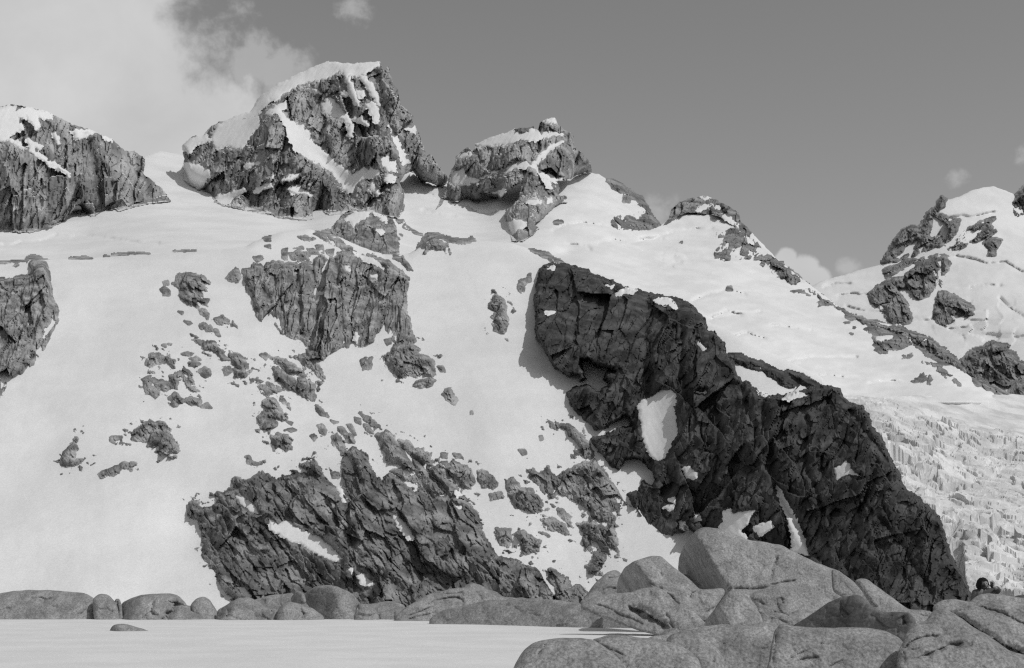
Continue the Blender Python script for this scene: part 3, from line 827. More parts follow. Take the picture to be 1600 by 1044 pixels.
# rounded dome behind the crest of the slope
peak(A6((612, 145), (640, 90), (680, 55), (740, 38), (830, 38), (900, 58), (950, 78), (972, 120), (977, 160), (988, 200), (990, 262), (930, 278), (870, 273), (800, 268), (740, 262), (715, 235), (680, 205), (640, 185)),
     'rounded rock dome with a thin snow top directly below the tallest peak',
     tps([(520, 360, 1090), (560, 395, 1040), (620, 395, 1050), (600, 340, 1110), (550, 335, 1120), (625, 360, 1100), (575, 365, 1075)]),
     [A6((690, 80), (740, 40), (825, 42), (800, 70), (760, 95), (737, 118), (715, 85)), A6((850, 42), (910, 68), (918, 92), (870, 65)), A6((870, 140), (900, 145), (890, 155))],
     mat='rock', ang=88, size=15, amp=5, stretch=2.5, thick=50, caps=1, edge=9)
ridge(A6((975, 85), (1010, 88), (1027, 115), (1060, 138), (1110, 162), (1060, 152), (1010, 122)), 'small rock with a thin tail right of the rounded dome', A=4, amp=2, size=8, mat='rock', warp=1)
ridge(A6((968, 160), (1002, 165), (990, 192), (975, 185)), 'little dark rock against the right foot of the rounded dome', A=4, amp=2, size=8, mat='rock', warp=1)

# ------------------------------------------------------------------ great cliffs on the near slope
cliff = dict(name='rock_cliff', cat='rock cliff')
outcrop(A6((140, 350), (180, 345), (188, 300), (240, 330), (250, 350), (262, 320), (300, 310), (380, 315), (420, 318), (440, 330), (470, 322), (510, 320), (530, 285), (560, 268), (600, 283), (635, 305), (660, 262), (720, 248), (780, 275),
           (860, 282), (940, 320), (1000, 370), (1036, 400), (1032, 440), (1022, 480), (1022, 560), (1050, 640), (1078, 742), (1040, 772), (960, 762), (930, 700), (902, 672), (862, 692), (842, 742), (772, 767), (720, 782), (690, 762),
           (640, 792), (600, 802), (570, 840), (480, 762), (460, 732), (380, 717), (340, 692), (310, 652), (240, 632), (213, 602), (193, 522), (158, 470), (143, 400)),
        'broad columnar grey cliff high on the snow slope, split by tall vertical cracks', A=16, w=8, kappa=0.25, cap=30, size=24, amp=10, ang=84, stretch=4.0, warp=3.2, step=1.4,
        off=lambda u, v: -1.0 * (u * 0 + y_slope(u, v) / F) * (16 * np.exp(-(line_dist(A6((640, 300), (655, 500), (680, 740)), u, v) / 5) ** 2) + 12 * np.exp(-(line_dist(A6((430, 330), (445, 500), (455, 700)), u, v) / 4) ** 2)
            + 11 * np.exp(-(line_dist(A6((515, 320), (540, 560), (590, 780)), u, v) / 4) ** 2) + 9 * np.exp(-(line_dist(A6((205, 340), (225, 430), (290, 530)), u, v) / 4) ** 2)),
        patches=[A6((740, 255), (800, 282), (850, 298), (905, 340), (908, 362), (860, 322), (800, 303), (760, 282)), A6((840, 385), (868, 372), (868, 412)), A6((690, 335), (715, 330), (715, 355), (700, 358)), A6((755, 700), (765, 712), (755, 745), (745, 735))], **cliff)

outcrop(B1((-90, 110), (20, 100), (60, 95), (130, 85), (142, 65), (128, 30), (150, 13), (202, 30), (217, 70), (232, 120), (232, 180), (264, 240), (264, 290), (232, 350), (202, 420), (150, 490), (90, 532), (40, 552), (5, 540), (30, 580), (22, 612), (0, 642), (-90, 720)),
        'tall grey cliff cut by the left picture edge with one long dark crack', A=16, w=9, kappa=0.3, cap=40, size=18, amp=8, ang=80, stretch=2.5, step=1.4,
        off=lambda u, v: -11 * y_slope(u, v) / F * np.exp(-(line_dist(B1((140, 70), (175, 150), (190, 260), (195, 300)), u, v) / 2.5) ** 2), **cliff)

low_outline = (B3((155, 268), (185, 260), (210, 255), (265, 238), (240, 205), (260, 193), (300, 210), (340, 190), (385, 168), (425, 185), (440, 210), (520, 190), (618, 180), (572, 138), (630, 120), (655, 160), (682, 212), (705, 222), (725, 240), (770, 235),
                  (752, 163), (790, 180), (830, 185), (810, 140), (790, 100), (770, 75), (800, 55), (860, 85), (890, 130), (905, 185), (940, 210), (960, 178), (1000, 195), (1050, 240), (1090, 265), (1120, 235), (1150, 262), (1170, 290), (1235, 272), (1215, 230),
                  (1180, 200), (1150, 150), (1190, 150), (1230, 200), (1290, 250), (1340, 310), (1380, 360), (1402, 420))
               + B4((110, 450), (140, 510), (145, 560), (180, 622), (210, 662), (290, 690), (322, 715), (360, 716), (440, 712), (482, 742), (520, 778), (585, 792), (600, 900), (400, 960), (0, 960), (-700, 960))
               + B3((330, 840), (250, 745), (200, 702), (180, 652), (148, 602), (110, 560), (112, 500), (105, 440), (95, 390), (70, 378), (40, 378), (38, 340), (50, 310), (85, 306), (97, 338), (160, 340), (190, 308)))
outcrop(low_outline, 'huge craggy cliff at the foot of the slope with slanting strata and snow ledge', A=26, w=22, kappa=0.12, cap=24, size=26, amp=9.5, ang=-52, stretch=2.3, warp=4.0, step=1.5, mat='lower', sat=True,
        patches=[B3((268, 283), (330, 310), (372, 360), (340, 357), (290, 317)), B3((413, 383), (440, 395), (460, 420), (490, 403), (540, 425), (570, 450), (640, 468), (680, 500), (757, 575), (700, 577), (640, 550), (560, 497), (520, 492), (450, 452), (425, 432)),
                 B3((993, 373), (1020, 388), (1088, 475), (1060, 478), (1010, 412)), B3((828, 653), (850, 648), (870, 673), (908, 690), (860, 692), (840, 682)), B3((723, 218), (742, 225), (752, 260), (772, 312), (755, 312), (738, 260)), B3((778, 616), (802, 618), (797, 630)),
                 B3((1278, 323), (1308, 335), (1290, 342)), B3((268, 703), (300, 708), (328, 752), (298, 747)), B3((1280, 75 + 190), (1300, 255), (1310, 275), (1290, 285))], **cliff)

y_off = tps([(835, 420, 16), (838, 500, 30), (850, 580, 26), (890, 640, 9), (905, 585, 20), (960, 430, 30), (1000, 560, 40), (1100, 480, 68), (1060, 650, 34), (1030, 640, 28), (1150, 600, 80), (1000, 800, 4), (1080, 830, 5), (1300, 610, 104), (1200, 750, 62),
             (1300, 850, 64), (1500, 930, 78), (1420, 780, 112), (1250, 900, 36), (1150, 850, 24), (1040, 700, 22), (940, 680, 9), (1200, 600, 92), (1390, 660, 118), (1480, 850, 100), (1060, 470, 58), (1300, 960, 66), (1020, 740, 13), (980, 720, 9), (1100, 760, 30)])
dark_outline = (A7((455, 130), (475, 108), (510, 97), (560, 100), (620, 110), (690, 130), (740, 155), (800, 180), (870, 205), (890, 225), (960, 230), (1030, 250), (1080, 263), (1150, 273), (1190, 288), (1222, 310), (1262, 350), (1287, 380), (1300, 430), (1350, 460),
                   (1385, 500), (1392, 550), (1430, 590), (1445, 660), (1475, 690))
                + A8((160, 155), (190, 180), (215, 205), (290, 213), (350, 193), (400, 183), (480, 173), (517, 188), (522, 210), (550, 228), (562, 243), (602, 253), (627, 290), (642, 330), (672, 360), (692, 410), (712, 460), (742, 510), (767, 570), (802, 588), (852, 630), (893, 670),
                     (913, 730), (933, 800), (963, 860), (993, 910), (1018, 982), (1050, 1080), (1075, 1180), (700, 1200), (300, 1160)) + B4((1590, 900), (1200, 800), (1100, 640), (1020, 562), (1000, 547), (985, 562), (910, 577), (880, 562), (840, 532), (800, 492), (762, 440), (747, 402), (790, 385), (810, 350), (850, 368), (864, 348), (840, 298), (790, 260),
                     (740, 263), (715, 310), (680, 290), (650, 250), (610, 205), (592, 178), (600, 165), (660, 160), (700, 132), (762, 115), (740, 83), (690, 110), (640, 138), (605, 132), (560, 92), (522, 52))
                + A7((610, 802), (598, 750), (620, 722), (700, 703), (750, 742), (802, 705), (780, 680), (790, 642), (830, 635), (740, 618), (700, 588), (665, 588), (690, 680), (660, 697), (655, 665), (600, 667), (560, 642), (520, 612), (493, 560), (468, 510), (443, 480), (433, 440), (438, 370), (428, 280), (443, 200)))
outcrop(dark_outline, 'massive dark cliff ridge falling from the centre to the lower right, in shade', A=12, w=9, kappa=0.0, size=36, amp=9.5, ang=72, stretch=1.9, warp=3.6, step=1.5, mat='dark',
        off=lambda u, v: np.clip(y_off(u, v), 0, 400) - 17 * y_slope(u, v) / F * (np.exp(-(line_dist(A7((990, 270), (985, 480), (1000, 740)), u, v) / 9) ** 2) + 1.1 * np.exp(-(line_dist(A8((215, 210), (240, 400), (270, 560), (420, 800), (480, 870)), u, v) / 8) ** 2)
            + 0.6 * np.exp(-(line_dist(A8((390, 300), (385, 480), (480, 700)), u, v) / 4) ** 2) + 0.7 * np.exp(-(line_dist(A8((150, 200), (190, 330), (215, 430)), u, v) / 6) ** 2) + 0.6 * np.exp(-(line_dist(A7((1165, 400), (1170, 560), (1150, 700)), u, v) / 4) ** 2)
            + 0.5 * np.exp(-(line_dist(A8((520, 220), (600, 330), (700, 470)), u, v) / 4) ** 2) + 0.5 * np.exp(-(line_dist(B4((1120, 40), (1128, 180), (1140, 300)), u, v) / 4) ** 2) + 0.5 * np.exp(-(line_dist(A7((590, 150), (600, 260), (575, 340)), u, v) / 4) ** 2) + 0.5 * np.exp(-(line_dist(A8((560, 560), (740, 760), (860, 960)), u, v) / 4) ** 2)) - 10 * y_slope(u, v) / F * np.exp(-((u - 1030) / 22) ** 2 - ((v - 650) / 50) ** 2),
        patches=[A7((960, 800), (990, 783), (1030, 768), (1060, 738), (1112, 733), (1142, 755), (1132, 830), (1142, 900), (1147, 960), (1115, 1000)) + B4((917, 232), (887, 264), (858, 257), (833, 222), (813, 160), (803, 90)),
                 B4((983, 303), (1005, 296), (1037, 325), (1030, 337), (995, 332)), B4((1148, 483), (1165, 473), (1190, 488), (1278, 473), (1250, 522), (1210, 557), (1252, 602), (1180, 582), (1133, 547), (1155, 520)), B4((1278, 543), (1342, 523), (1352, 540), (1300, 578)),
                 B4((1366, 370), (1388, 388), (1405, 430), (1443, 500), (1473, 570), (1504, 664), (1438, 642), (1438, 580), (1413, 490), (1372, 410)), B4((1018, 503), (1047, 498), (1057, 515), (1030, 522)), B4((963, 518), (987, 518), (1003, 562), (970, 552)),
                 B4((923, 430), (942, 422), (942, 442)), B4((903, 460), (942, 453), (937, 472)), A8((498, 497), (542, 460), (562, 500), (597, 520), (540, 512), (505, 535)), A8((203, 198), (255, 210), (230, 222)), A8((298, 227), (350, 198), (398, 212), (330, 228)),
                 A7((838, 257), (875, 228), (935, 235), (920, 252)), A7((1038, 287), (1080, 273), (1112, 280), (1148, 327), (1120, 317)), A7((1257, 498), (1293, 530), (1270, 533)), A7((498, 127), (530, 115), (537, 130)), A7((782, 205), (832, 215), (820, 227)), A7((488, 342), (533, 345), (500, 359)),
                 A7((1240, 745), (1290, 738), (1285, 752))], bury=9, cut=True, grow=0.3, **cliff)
# ledge with snow beyond the dark cliff
outcrop([A8((98, 65), (140, 66), (160, 80), (220, 98), (300, 138), (347, 170), (340, 182), (300, 177), (260, 142), (210, 117), (150, 97), (120, 87)), A8((318, 125), (370, 143), (432, 180), (420, 186), (380, 163))],
        'thin dark rock shelf with snow behind the notch in the dark cliff crest', name='rock_ridge', cat='rock ridge', base=lambda u, v: y_slope(u, v) - 2.5, A=9, w=3, amp=3.5, size=9, mat='dark', bury=4)
led = PX((1144, 558), (1160, 562), (1190, 572), (1225, 588), (1245, 605), (1230, 625), (1190, 625), (1165, 600), (1146, 590))
terrain('snow_ledge', led, lambda u, v: y_slope(u, v) - 2.0, 2.0, M['snow'], 'white snow ledge behind the crest of the dark cliff', 'snow ledge', edge=0, seed=71)

# ------------------------------------------------------------------ rock outcrops scattered over the near slope
def many(rows, group, **kw):
    for label, polys in rows:
        if group.startswith('thin rocks') and not label.startswith('small stone'):
            m_ = sum(p[1] for p in polys) / len(polys)
            polys = [(p[0], m_ + 0.42 * (p[1] - m_)) for p in polys]
        n = polys if isinstance(polys[0], tuple) else polys[0]
        P = np.array(n)
        size = math.sqrt(max(np.ptp(P[:, 0]) * np.ptp(P[:, 1]), 4))
        k = dict(A=float(np.clip(size * 0.16, 1.8, 8)), w=float(np.clip(size * 0.12, 1.6, 6)), amp=float(np.clip(size * 0.14, 1.2, 6)), size=float(np.clip(size * 0.36, 5, 15)), warp=float(np.clip(size * 0.10, 0.8, 3.2)), wsize=float(np.clip(size * 0.4, 5, 12)), step=1.3)
        k['sat'] = size > 30 and P[:, 1].min() > 425
        if P[:, 1].min() < 414:
            k['bury'] = 1.5
        k.update(kw)
        outcrop(polys, label, group=group, **k)


many([
    ('large ragged grey outcrop high on the left, beside the columnar cliff', [B1((785, 130), (800, 85), (820, 72), (870, 84), (910, 89), (946, 110), (946, 126), (918, 120), (942, 160), (925, 160), (946, 200), (941, 227), (910, 220), (890, 238), (838, 216), (813, 190), (813, 170), (830, 155))]),
    ('small round rock just left of the large ragged outcrop', B1((728, 150), (745, 138), (770, 160), (768, 180), (740, 180))),
    ('tiny rock above the small round rock beside the ragged outcrop', B1((738, 118), (760, 113), (764, 128), (742, 132))),
    ('tapering rock touching the lower right corner of the ragged outcrop', B1((900, 240), (930, 245), (946, 270), (940, 287), (910, 262))),
    ('pale flat outcrop with a pointed tail right of the tapering rock', B1((960, 285), (990, 280), (1010, 270), (1040, 290), (1077, 322), (1050, 315), (1040, 327), (1010, 315), (980, 302))),
    ('lumpy little rock under the tapering rock', B1((905, 310), (925, 300), (956, 320), (962, 340), (935, 342), (908, 327))),
    ('short upright rock right of the lumpy little rock', B1((968, 333), (987, 335), (997, 364), (980, 357))),
    ('long jagged outcrop like a string of blocks, above the curved rock hump', B1((870, 385), (890, 377), (930, 395), (965, 384), (1000, 405), (1017, 430), (1005, 445), (1032, 465), (1010, 472), (980, 442), (970, 427), (930, 422), (908, 407))),
    ('curved rock hump at the right end of the string of blocks', B1((1040, 444), (1080, 443), (1115, 478), (1137, 520), (1110, 547), (1060, 547), (1058, 515), (1085, 510), (1050, 472))),
    ('small pale block against the left foot of the curved rock hump', B1((1008, 515), (1040, 503), (1052, 525), (1020, 542))),
    ('flat oval rock lying alone below the start of the string of blocks', B1((823, 445), (850, 436), (880, 442), (860, 453))),
    ('upper flat rock of the two just below the flat oval rock', B1((858, 465), (890, 457), (910, 470), (880, 477))),
    ('lower flat rock of the two just below the flat oval rock', B1((853, 485), (880, 479), (907, 490), (880, 501), (858, 498))),
    ('blocky rock between the pair of flat rocks and the curved hump', B1((898, 515), (930, 504), (954, 512), (952, 541), (930, 550), (908, 536))),
    ('dark overhanging outcrop, topmost of the left cluster', B1((663, 480), (680, 444), (720, 439), (770, 444), (776, 465), (797, 480), (792, 506), (760, 491), (710, 493), (680, 502), (670, 517), (660, 502))),
    ('upright dark outcrop at the left side of the left cluster', B1((643, 560), (682, 539), (676, 565), (690, 590), (702, 600), (722, 622), (710, 642), (690, 627), (658, 620))),
    ('dark angular block in the middle of the left cluster', B1((703, 580), (730, 563), (772, 575), (774, 605), (745, 617), (708, 600))),
    ('small stone above the dark angular block of the left cluster', B1((678, 560), (700, 554), (717, 565), (700, 576))),
    ('biggest tilted outcrop on the right of the left cluster', B1((768, 545), (800, 524), (830, 506), (872, 540), (892, 590), (907, 637), (850, 627), (820, 602), (778, 596))),
    ('pale blunt rock at the bottom of the left cluster', B1((758, 650), (790, 618), (832, 655), (800, 682), (768, 672))),
    ('flat pale rock at the lower right of the left cluster', B1((832, 655), (860, 639), (912, 655), (907, 676), (870, 677))),
    ('small pointed rock past the lower right end of the left cluster', B1((905, 685), (940, 664), (957, 690))),
    ('big humped dark outcrop alone below the left cluster', B1((598, 815), (610, 788), (650, 758), (680, 743), (740, 753), (772, 790), (787, 830), (805, 870), (802, 887), (770, 892), (740, 910), (708, 886), (740, 872), (700, 851), (660, 841), (600, 832))),
    ('small dark rock left of the big humped outcrop', B1((498, 820), (530, 818), (552, 817), (552, 847), (520, 852), (498, 836))),
    ('pointed dark rock like a shark fin at the far left of the slope', B1((278, 942), (283, 900), (308, 860), (345, 823), (357, 870), (342, 890), (332, 930), (387, 914), (352, 944))),
    ('long low rock below the small dark rock at the left', B1((443, 991), (480, 969), (540, 949), (547, 975), (500, 1002), (460, 1002))),
    ('arched flat rock at the right end of the long low rock', B1((545, 945), (570, 934), (617, 940), (627, 966), (590, 973), (580, 958), (550, 966))),
    ('pale boulder on the snow left of the columnar cliff', B1((1023, 100), (1050, 74), (1070, 54), (1087, 75), (1087, 111), (1060, 119), (1040, 111))),
    ('tiny rock chip on the snow left of the lumpy little rock', B1((833, 296), (860, 299), (872, 307), (850, 311))),
    ('tiny rock chip on the snow just under the ragged outcrop', B1((808, 252), (830, 256), (826, 264))),
    ('left one of two tiny stones above the dark overhanging outcrop', B1((733, 405), (750, 401), (750, 413))),
    ('right one of two tiny stones above the dark overhanging outcrop', B1((758, 400), (776, 398), (772, 404))),
], 'rock outcrops on the left of the snow slope')

many([
    ('ragged outcrop stepping down to the right below the curved hump', B2((608, 230), (650, 231), (692, 260), (722, 300), (700, 322), (670, 302), (638, 265))),
    ('slim rock right of the ragged stepping outcrop', B2((690, 248), (722, 260), (747, 302), (720, 297))),
    ('tiny flake rock right of the slim rock in the middle of the slope', B2((743, 265), (782, 285), (755, 292))),
    ('tall craggy outcrop right below the stepping outcrop', B2((663, 345), (700, 323), (732, 330), (762, 380), (787, 430), (770, 442), (740, 422), (700, 387), (668, 370))),
    ('hooked pale outcrop at the foot of the tall craggy one', B2((643, 420), (680, 394), (720, 394), (747, 415), (735, 426), (700, 425), (720, 435), (747, 455), (740, 477), (700, 494), (668, 480), (648, 440))),
    ('narrow slanting rock right of the tall craggy outcrop', B2((743, 315), (770, 318), (802, 355), (814, 392), (790, 382))),
    ('oval outcrop alone below the hooked pale one', B2((713, 520), (750, 504), (792, 515), (812, 545), (817, 581), (790, 597), (760, 591), (733, 565))),
    ('dark wedge rock by itself right of the slanting rocks', B2((938, 365), (965, 360), (1005, 421), (970, 411), (943, 391))),
    ('small stone right of the hooked pale outcrop', B2((793, 444), (820, 450), (817, 463))),
    ('flat stone below the hooked pale outcrop', B2((788, 485), (820, 477), (840, 487), (815, 495))),
    ('small dark oval rock below the dark wedge rock', B2((948, 465), (970, 457), (992, 490), (985, 512), (963, 501))),
    ('tiny round rock left below the small dark oval rock', B2((913, 515), (930, 507), (944, 520), (930, 540))),
    ('narrow rib of rock rising from the low cliff like a leaf', B2((1018, 520), (1045, 507), (1072, 540), (1087, 590), (1112, 620), (1090, 637), (1060, 602), (1028, 565))),
    ('dark stepped rib right of the leaf shaped rib', B2((1048, 470), (1075, 474), (1092, 500), (1122, 520), (1132, 551), (1100, 547), (1073, 516))),
    ('thin upright flake above the dark stepped rib', B2((1093, 460), (1115, 458), (1140, 511), (1115, 507))),
    ('long thin outcrop slanting down to the right above the ragged rib', B2((1148, 394), (1190, 414), (1230, 434), (1264, 466), (1240, 477), (1210, 456), (1178, 430))),
    ('little rock left of the long thin slanting outcrop', B2((1133, 424), (1162, 430), (1162, 457), (1138, 446))),
    ('little rock under the long thin slanting outcrop', B2((1178, 459), (1200, 464), (1232, 501), (1210, 502), (1188, 480))),
    ('tick shaped rock lying on the snow above the low cliff', B2((588, 620), (605, 617), (627, 645), (650, 650), (687, 637), (660, 662), (625, 664), (600, 651))),
    ('wide ragged rib descending to the right in the centre of the slope', B2((1238, 510), (1290, 488), (1332, 520), (1362, 580), (1402, 630), (1442, 680), (1482, 730), (1472, 757), (1420, 742), (1380, 731), (1318, 690), (1350, 684), (1390, 690), (1350, 650), (1298, 651), (1288, 600), (1268, 560))),
    ('jagged rib right beside the wide ragged rib, above it', B2((1348, 538), (1390, 538), (1430, 578), (1470, 578), (1482, 605), (1517, 600), (1505, 625), (1527, 651), (1500, 667), (1458, 640), (1418, 612), (1368, 572))),
    ('small flat stone above the dark stepped rib and below the dark wedge rock', B2((1013, 438), (1050, 448), (1030, 455))),
    ('broken rock joining the wide ragged rib to the low cliff', B2((1490, 690), (1560, 678), (1600, 700), (1650, 760), (1600, 800), (1560, 772), (1530, 740))),
    ('dark rib under the jagged rib, running into the low cliff', B3((1075, 105), (1125, 140), (1170, 195), (1222, 265), (1180, 288), (1148, 258), (1120, 218), (1090, 165))),
    ('rock strip between the dark rib and the dark square block', B3((1165, 165), (1212, 150), (1238, 200), (1275, 250), (1310, 268), (1262, 284), (1215, 245), (1185, 208))),
    ('small boulder at the top of the ledge of the low cliff', B2((1016, 700), (1040, 695), (1066, 715), (1050, 728), (1022, 722))),
], 'rock outcrops in the middle of the snow slope')

many([
    ('long tongue of rock hanging below the columnar cliff', A6((478, 790), (520, 775), (562, 800), (565, 830), (560, 870), (582, 942), (540, 922), (480, 872), (418, 830), (430, 814), (490, 815))),
    ('slanting pale slab left of the rock tongue under the columnar cliff', A6((298, 830), (360, 838), (420, 878), (470, 913), (487, 937), (440, 927), (380, 902), (328, 862))),
    ('small rock at the left end of the slanting pale slab', A6((228, 815), (260, 808), (292, 835), (260, 842))),
    ('big rounded outcrop under the slanting pale slab', B2((723, 180), (750, 178), (770, 190), (830, 225), (890, 224), (932, 260), (937, 337), (880, 322), (840, 292), (800, 282), (748, 240))),
    ('wide grey outcrop under the right corner of the columnar cliff', A6((893, 815), (940, 810), (960, 768), (1040, 758), (1103, 780), (1080, 820), (1120, 818), (1177, 848), (1188, 892), (1167, 932), (1090, 932), (1020, 942), (958, 912), (918, 892), (898, 850))),
    ('small square rock left of the wide grey outcrop', A6((778, 850), (800, 833), (842, 828), (832, 892), (788, 897))),
    ('flat oval slab below the wide grey outcrop', A6((1063, 985), (1100, 959), (1160, 938), (1182, 955), (1162, 982), (1100, 997))),
    ('little rock off the right end of the wide grey outcrop', A6((1198, 880), (1225, 879), (1242, 910), (1215, 907))),
    ('lone dark boulder in the open snow right of the wide grey outcrop', PX((691, 615), (702, 605), (715, 625), (711, 632), (698, 626))),
    ('small stone between the columnar cliff and the wide grey outcrop', A6((908, 735), (940, 728), (942, 755), (920, 762))),
    ('dark upright outcrop with jagged left side left of the dark cliff', A7((200, 320), (215, 285), (240, 264), (277, 280), (290, 320), (287, 350), (299, 380), (292, 442), (270, 447), (228, 430), (226, 402), (245, 395), (213, 360), (230, 345))),
    ('broken small rock above the dark upright outcrop', A7((348, 225), (355, 188), (387, 180), (390, 205), (380, 242), (363, 245))),
    ('little upright stone touching the broken small rock near the dark cliff', A7((398, 160), (412, 152), (414, 190), (392, 200))),
    ('dark crouching rock on the crest right of the dome', [A6((1083, 250), (1120, 188), (1150, 163), (1195, 158), (1212, 173), (1180, 187), (1247, 215), (1267, 260), (1255, 277), (1230, 242), (1160, 240), (1128, 267))]),
    ('thin rock line along the snow crest right of the crouching rock', [A6((1208, 172), (1300, 190), (1340, 198), (1380, 183), (1394, 195), (1330, 211), (1270, 202))]),
    ('thin dark rock line along the crest just above the dark cliff top', A7((418, 37), (480, 50), (570, 95), (540, 95), (460, 62))),
    ('rock strip below the crest between the columnar cliff and the crouching rock', A6((958, 275), (1010, 288), (1057, 350), (1040, 352), (1000, 312), (958, 292))),
    ('dark rock edge joining the dome to the top of the columnar cliff', A6((528, 160), (620, 140), (642, 185), (722, 235), (790, 268), (860, 280), (800, 276), (700, 262), (640, 222), (580, 192))),
], 'rock outcrops around the columnar cliff')

many([
    ('tall rounded block on top of the columnar cliff, left of the others', A6((388, 262), (440, 254), (447, 300), (430, 318), (405, 314))),
    ('round block on top of the columnar cliff beside the tall block', A6((448, 262), (500, 258), (512, 310), (490, 322), (458, 320))),
    ('narrow upright stone at the left end of the columnar cliff top', A6((350, 248), (377, 238), (377, 302), (353, 292))),
    ('flat stone in the snow highest above the columnar cliff', A6((438, 175), (480, 168), (527, 185), (515, 197), (470, 190))),
    ('flat stone right above the round block of the columnar cliff', A6((488, 240), (530, 243), (552, 270), (510, 267))),
    ('pointed stone above the middle of the columnar cliff', A6((533, 225), (570, 223), (577, 262), (545, 252))),
    ('small stone right of the pointed stone on the columnar cliff', A6((588, 250), (630, 243), (622, 277), (595, 272))),
    ('narrow stone lying above the tall block of the columnar cliff', A6((413, 240), (460, 228), (472, 240), (430, 250))),
    ('small dark stone in the snow up left of the columnar cliff', A6((253, 185), (285, 178), (287, 196), (260, 197))),
    ('smaller dark stone just below the one up left of the columnar cliff', A6((258, 225), (285, 218), (288, 236))),
    ('dark stone sitting on the left shoulder of the columnar cliff', A6((195, 285), (240, 275), (250, 295), (215, 310))),
], 'loose blocks above the columnar cliff', w=2.5)

many([
    ('leftmost thin rock showing at the snow crest above the left cliff', A5((-60, 450), (10, 443), (80, 430), (162, 424), (150, 434), (80, 442), (10, 452))),
    ('low humped rock on the snow crest at the left', A5((438, 416), (500, 409), (530, 397), (572, 418), (500, 425))),
    ('long thin dark rock on the snow crest right of the low hump', A5((703, 396), (800, 380), (870, 376), (932, 388), (800, 392))),
    ('faint thin rock on the snow crest nearest to the columnar cliff', A5((1088, 375), (1160, 364), (1222, 368), (1150, 378))),
    ('tiny rock on the snow crest between the low hump and the long thin rock', A5((653, 403), (665, 397), (680, 403))),
    ('small stone on the snow above the left cliff', A5((80, 465), (100, 448), (122, 455), (100, 470))),
], 'thin rocks along the snow crest', w=2.0, warp=1.6, wsize=9.0, A=3.0, grow=0.2)

many([
    ('dark square block at the top right corner of the low cliff', B3((1223, 170), (1265, 123), (1330, 138), (1357, 168), (1365, 222), (1350, 247), (1310, 247), (1268, 215))),
    ('upright block right of the dark square block', B4((123, 310), (165, 308), (192, 340), (205, 372), (190, 384), (150, 372), (128, 350))),
    ('upper one of two small stones above the dark square block', B3((1213, 85), (1242, 84), (1237, 107), (1213, 102))),
    ('lower one of two small stones, touching the dark square block', B3((1213, 125), (1240, 124), (1237, 147))),
    ('flat small stone above the dark square block on its right', B3((1268, 85), (1300, 87), (1312, 106), (1280, 104))),
    ('small dark rock out on the snow below the climber sized speck', B4((293, 220), (320, 221), (327, 238), (310, 242))),
    ('rounded rock at the top of the big knobbly outcrop', B4((238, 345), (270, 338), (302, 370), (297, 392), (260, 402), (243, 380))),
    ('small flat rock left of the big knobbly outcrop', B4((173, 405), (220, 397), (232, 420), (180, 430))),
    ('big knobbly outcrop right of the upright block, on open snow', B4((248, 405), (300, 384), (350, 384), (392, 430), (402, 465), (427, 470), (400, 492), (340, 482), (278, 460))),
    ('small slanting rock right of the big knobbly outcrop', B4((453, 470), (480, 468), (512, 505), (495, 522), (463, 495))),
    ('flat outcrop speckled with snow under the big knobbly outcrop', B4((383, 510), (430, 504), (482, 530), (502, 572), (460, 567), (408, 551))),
    ('upright rock beside the lower right edge of the low cliff', B4((198, 550), (260, 550), (272, 600), (250, 627), (208, 610))),
    ('rounded dark rock right of the upright rock by the low cliff edge', B4((283, 570), (310, 553), (350, 584), (384, 605), (377, 642), (300, 667), (312, 620))),
    ('tiny rock flake on the snow right of the rounded dark rock', B4((378, 565), (410, 569), (422, 583))),
    ('thin broken rib at the head of the narrow snow gully', B4((420, 105), (450, 103), (462, 117), (500, 114), (545, 148), (592, 200), (614, 246), (560, 252), (530, 237), (523, 225), (550, 210), (538, 185), (508, 165), (498, 141), (470, 126), (440, 132))),
    ('broad dark craggy rib left of the narrow snow gully', B4((318, 300), (345, 297), (380, 320), (420, 288), (437, 320), (450, 330), (520, 293), (560, 268), (612, 263), (652, 310), (692, 375), (724, 430), (724, 462), (682, 477), (690, 520), (682, 545), (650, 540), (600, 520), (590, 470), (520, 420), (460, 400), (440, 422), (400, 400), (368, 360), (338, 330))),
    ('lower dark rib that ends in a point beside the snow fan', [B4((533, 530), (600, 520), (660, 543), (690, 500), (694, 560), (707, 620), (707, 667), (650, 642), (618, 600), (590, 590), (602, 652), (570, 642), (548, 570))]),
    ('small craggy rock at the bottom of the lower snow patch', B4((608, 650), (650, 658), (677, 700), (642, 742), (600, 742), (573, 705), (598, 690))),
    ('tiny dark speck of rock high on the open snow', B4((382, 165), (392, 163), (396, 178), (386, 182))),
    ('tiny dark rock lying in the shaded snow chute', A7((1072, 950), (1088, 945), (1092, 965), (1078, 968))),
    ('tiny rock on the snow near the top of the lower snow slope', B4((94, 62), (102, 62), (102, 72), (95, 72))),
], 'rock outcrops on the lower right of the snow slope')

# ------------------------------------------------------------------ rounded granite boulders in the foreground


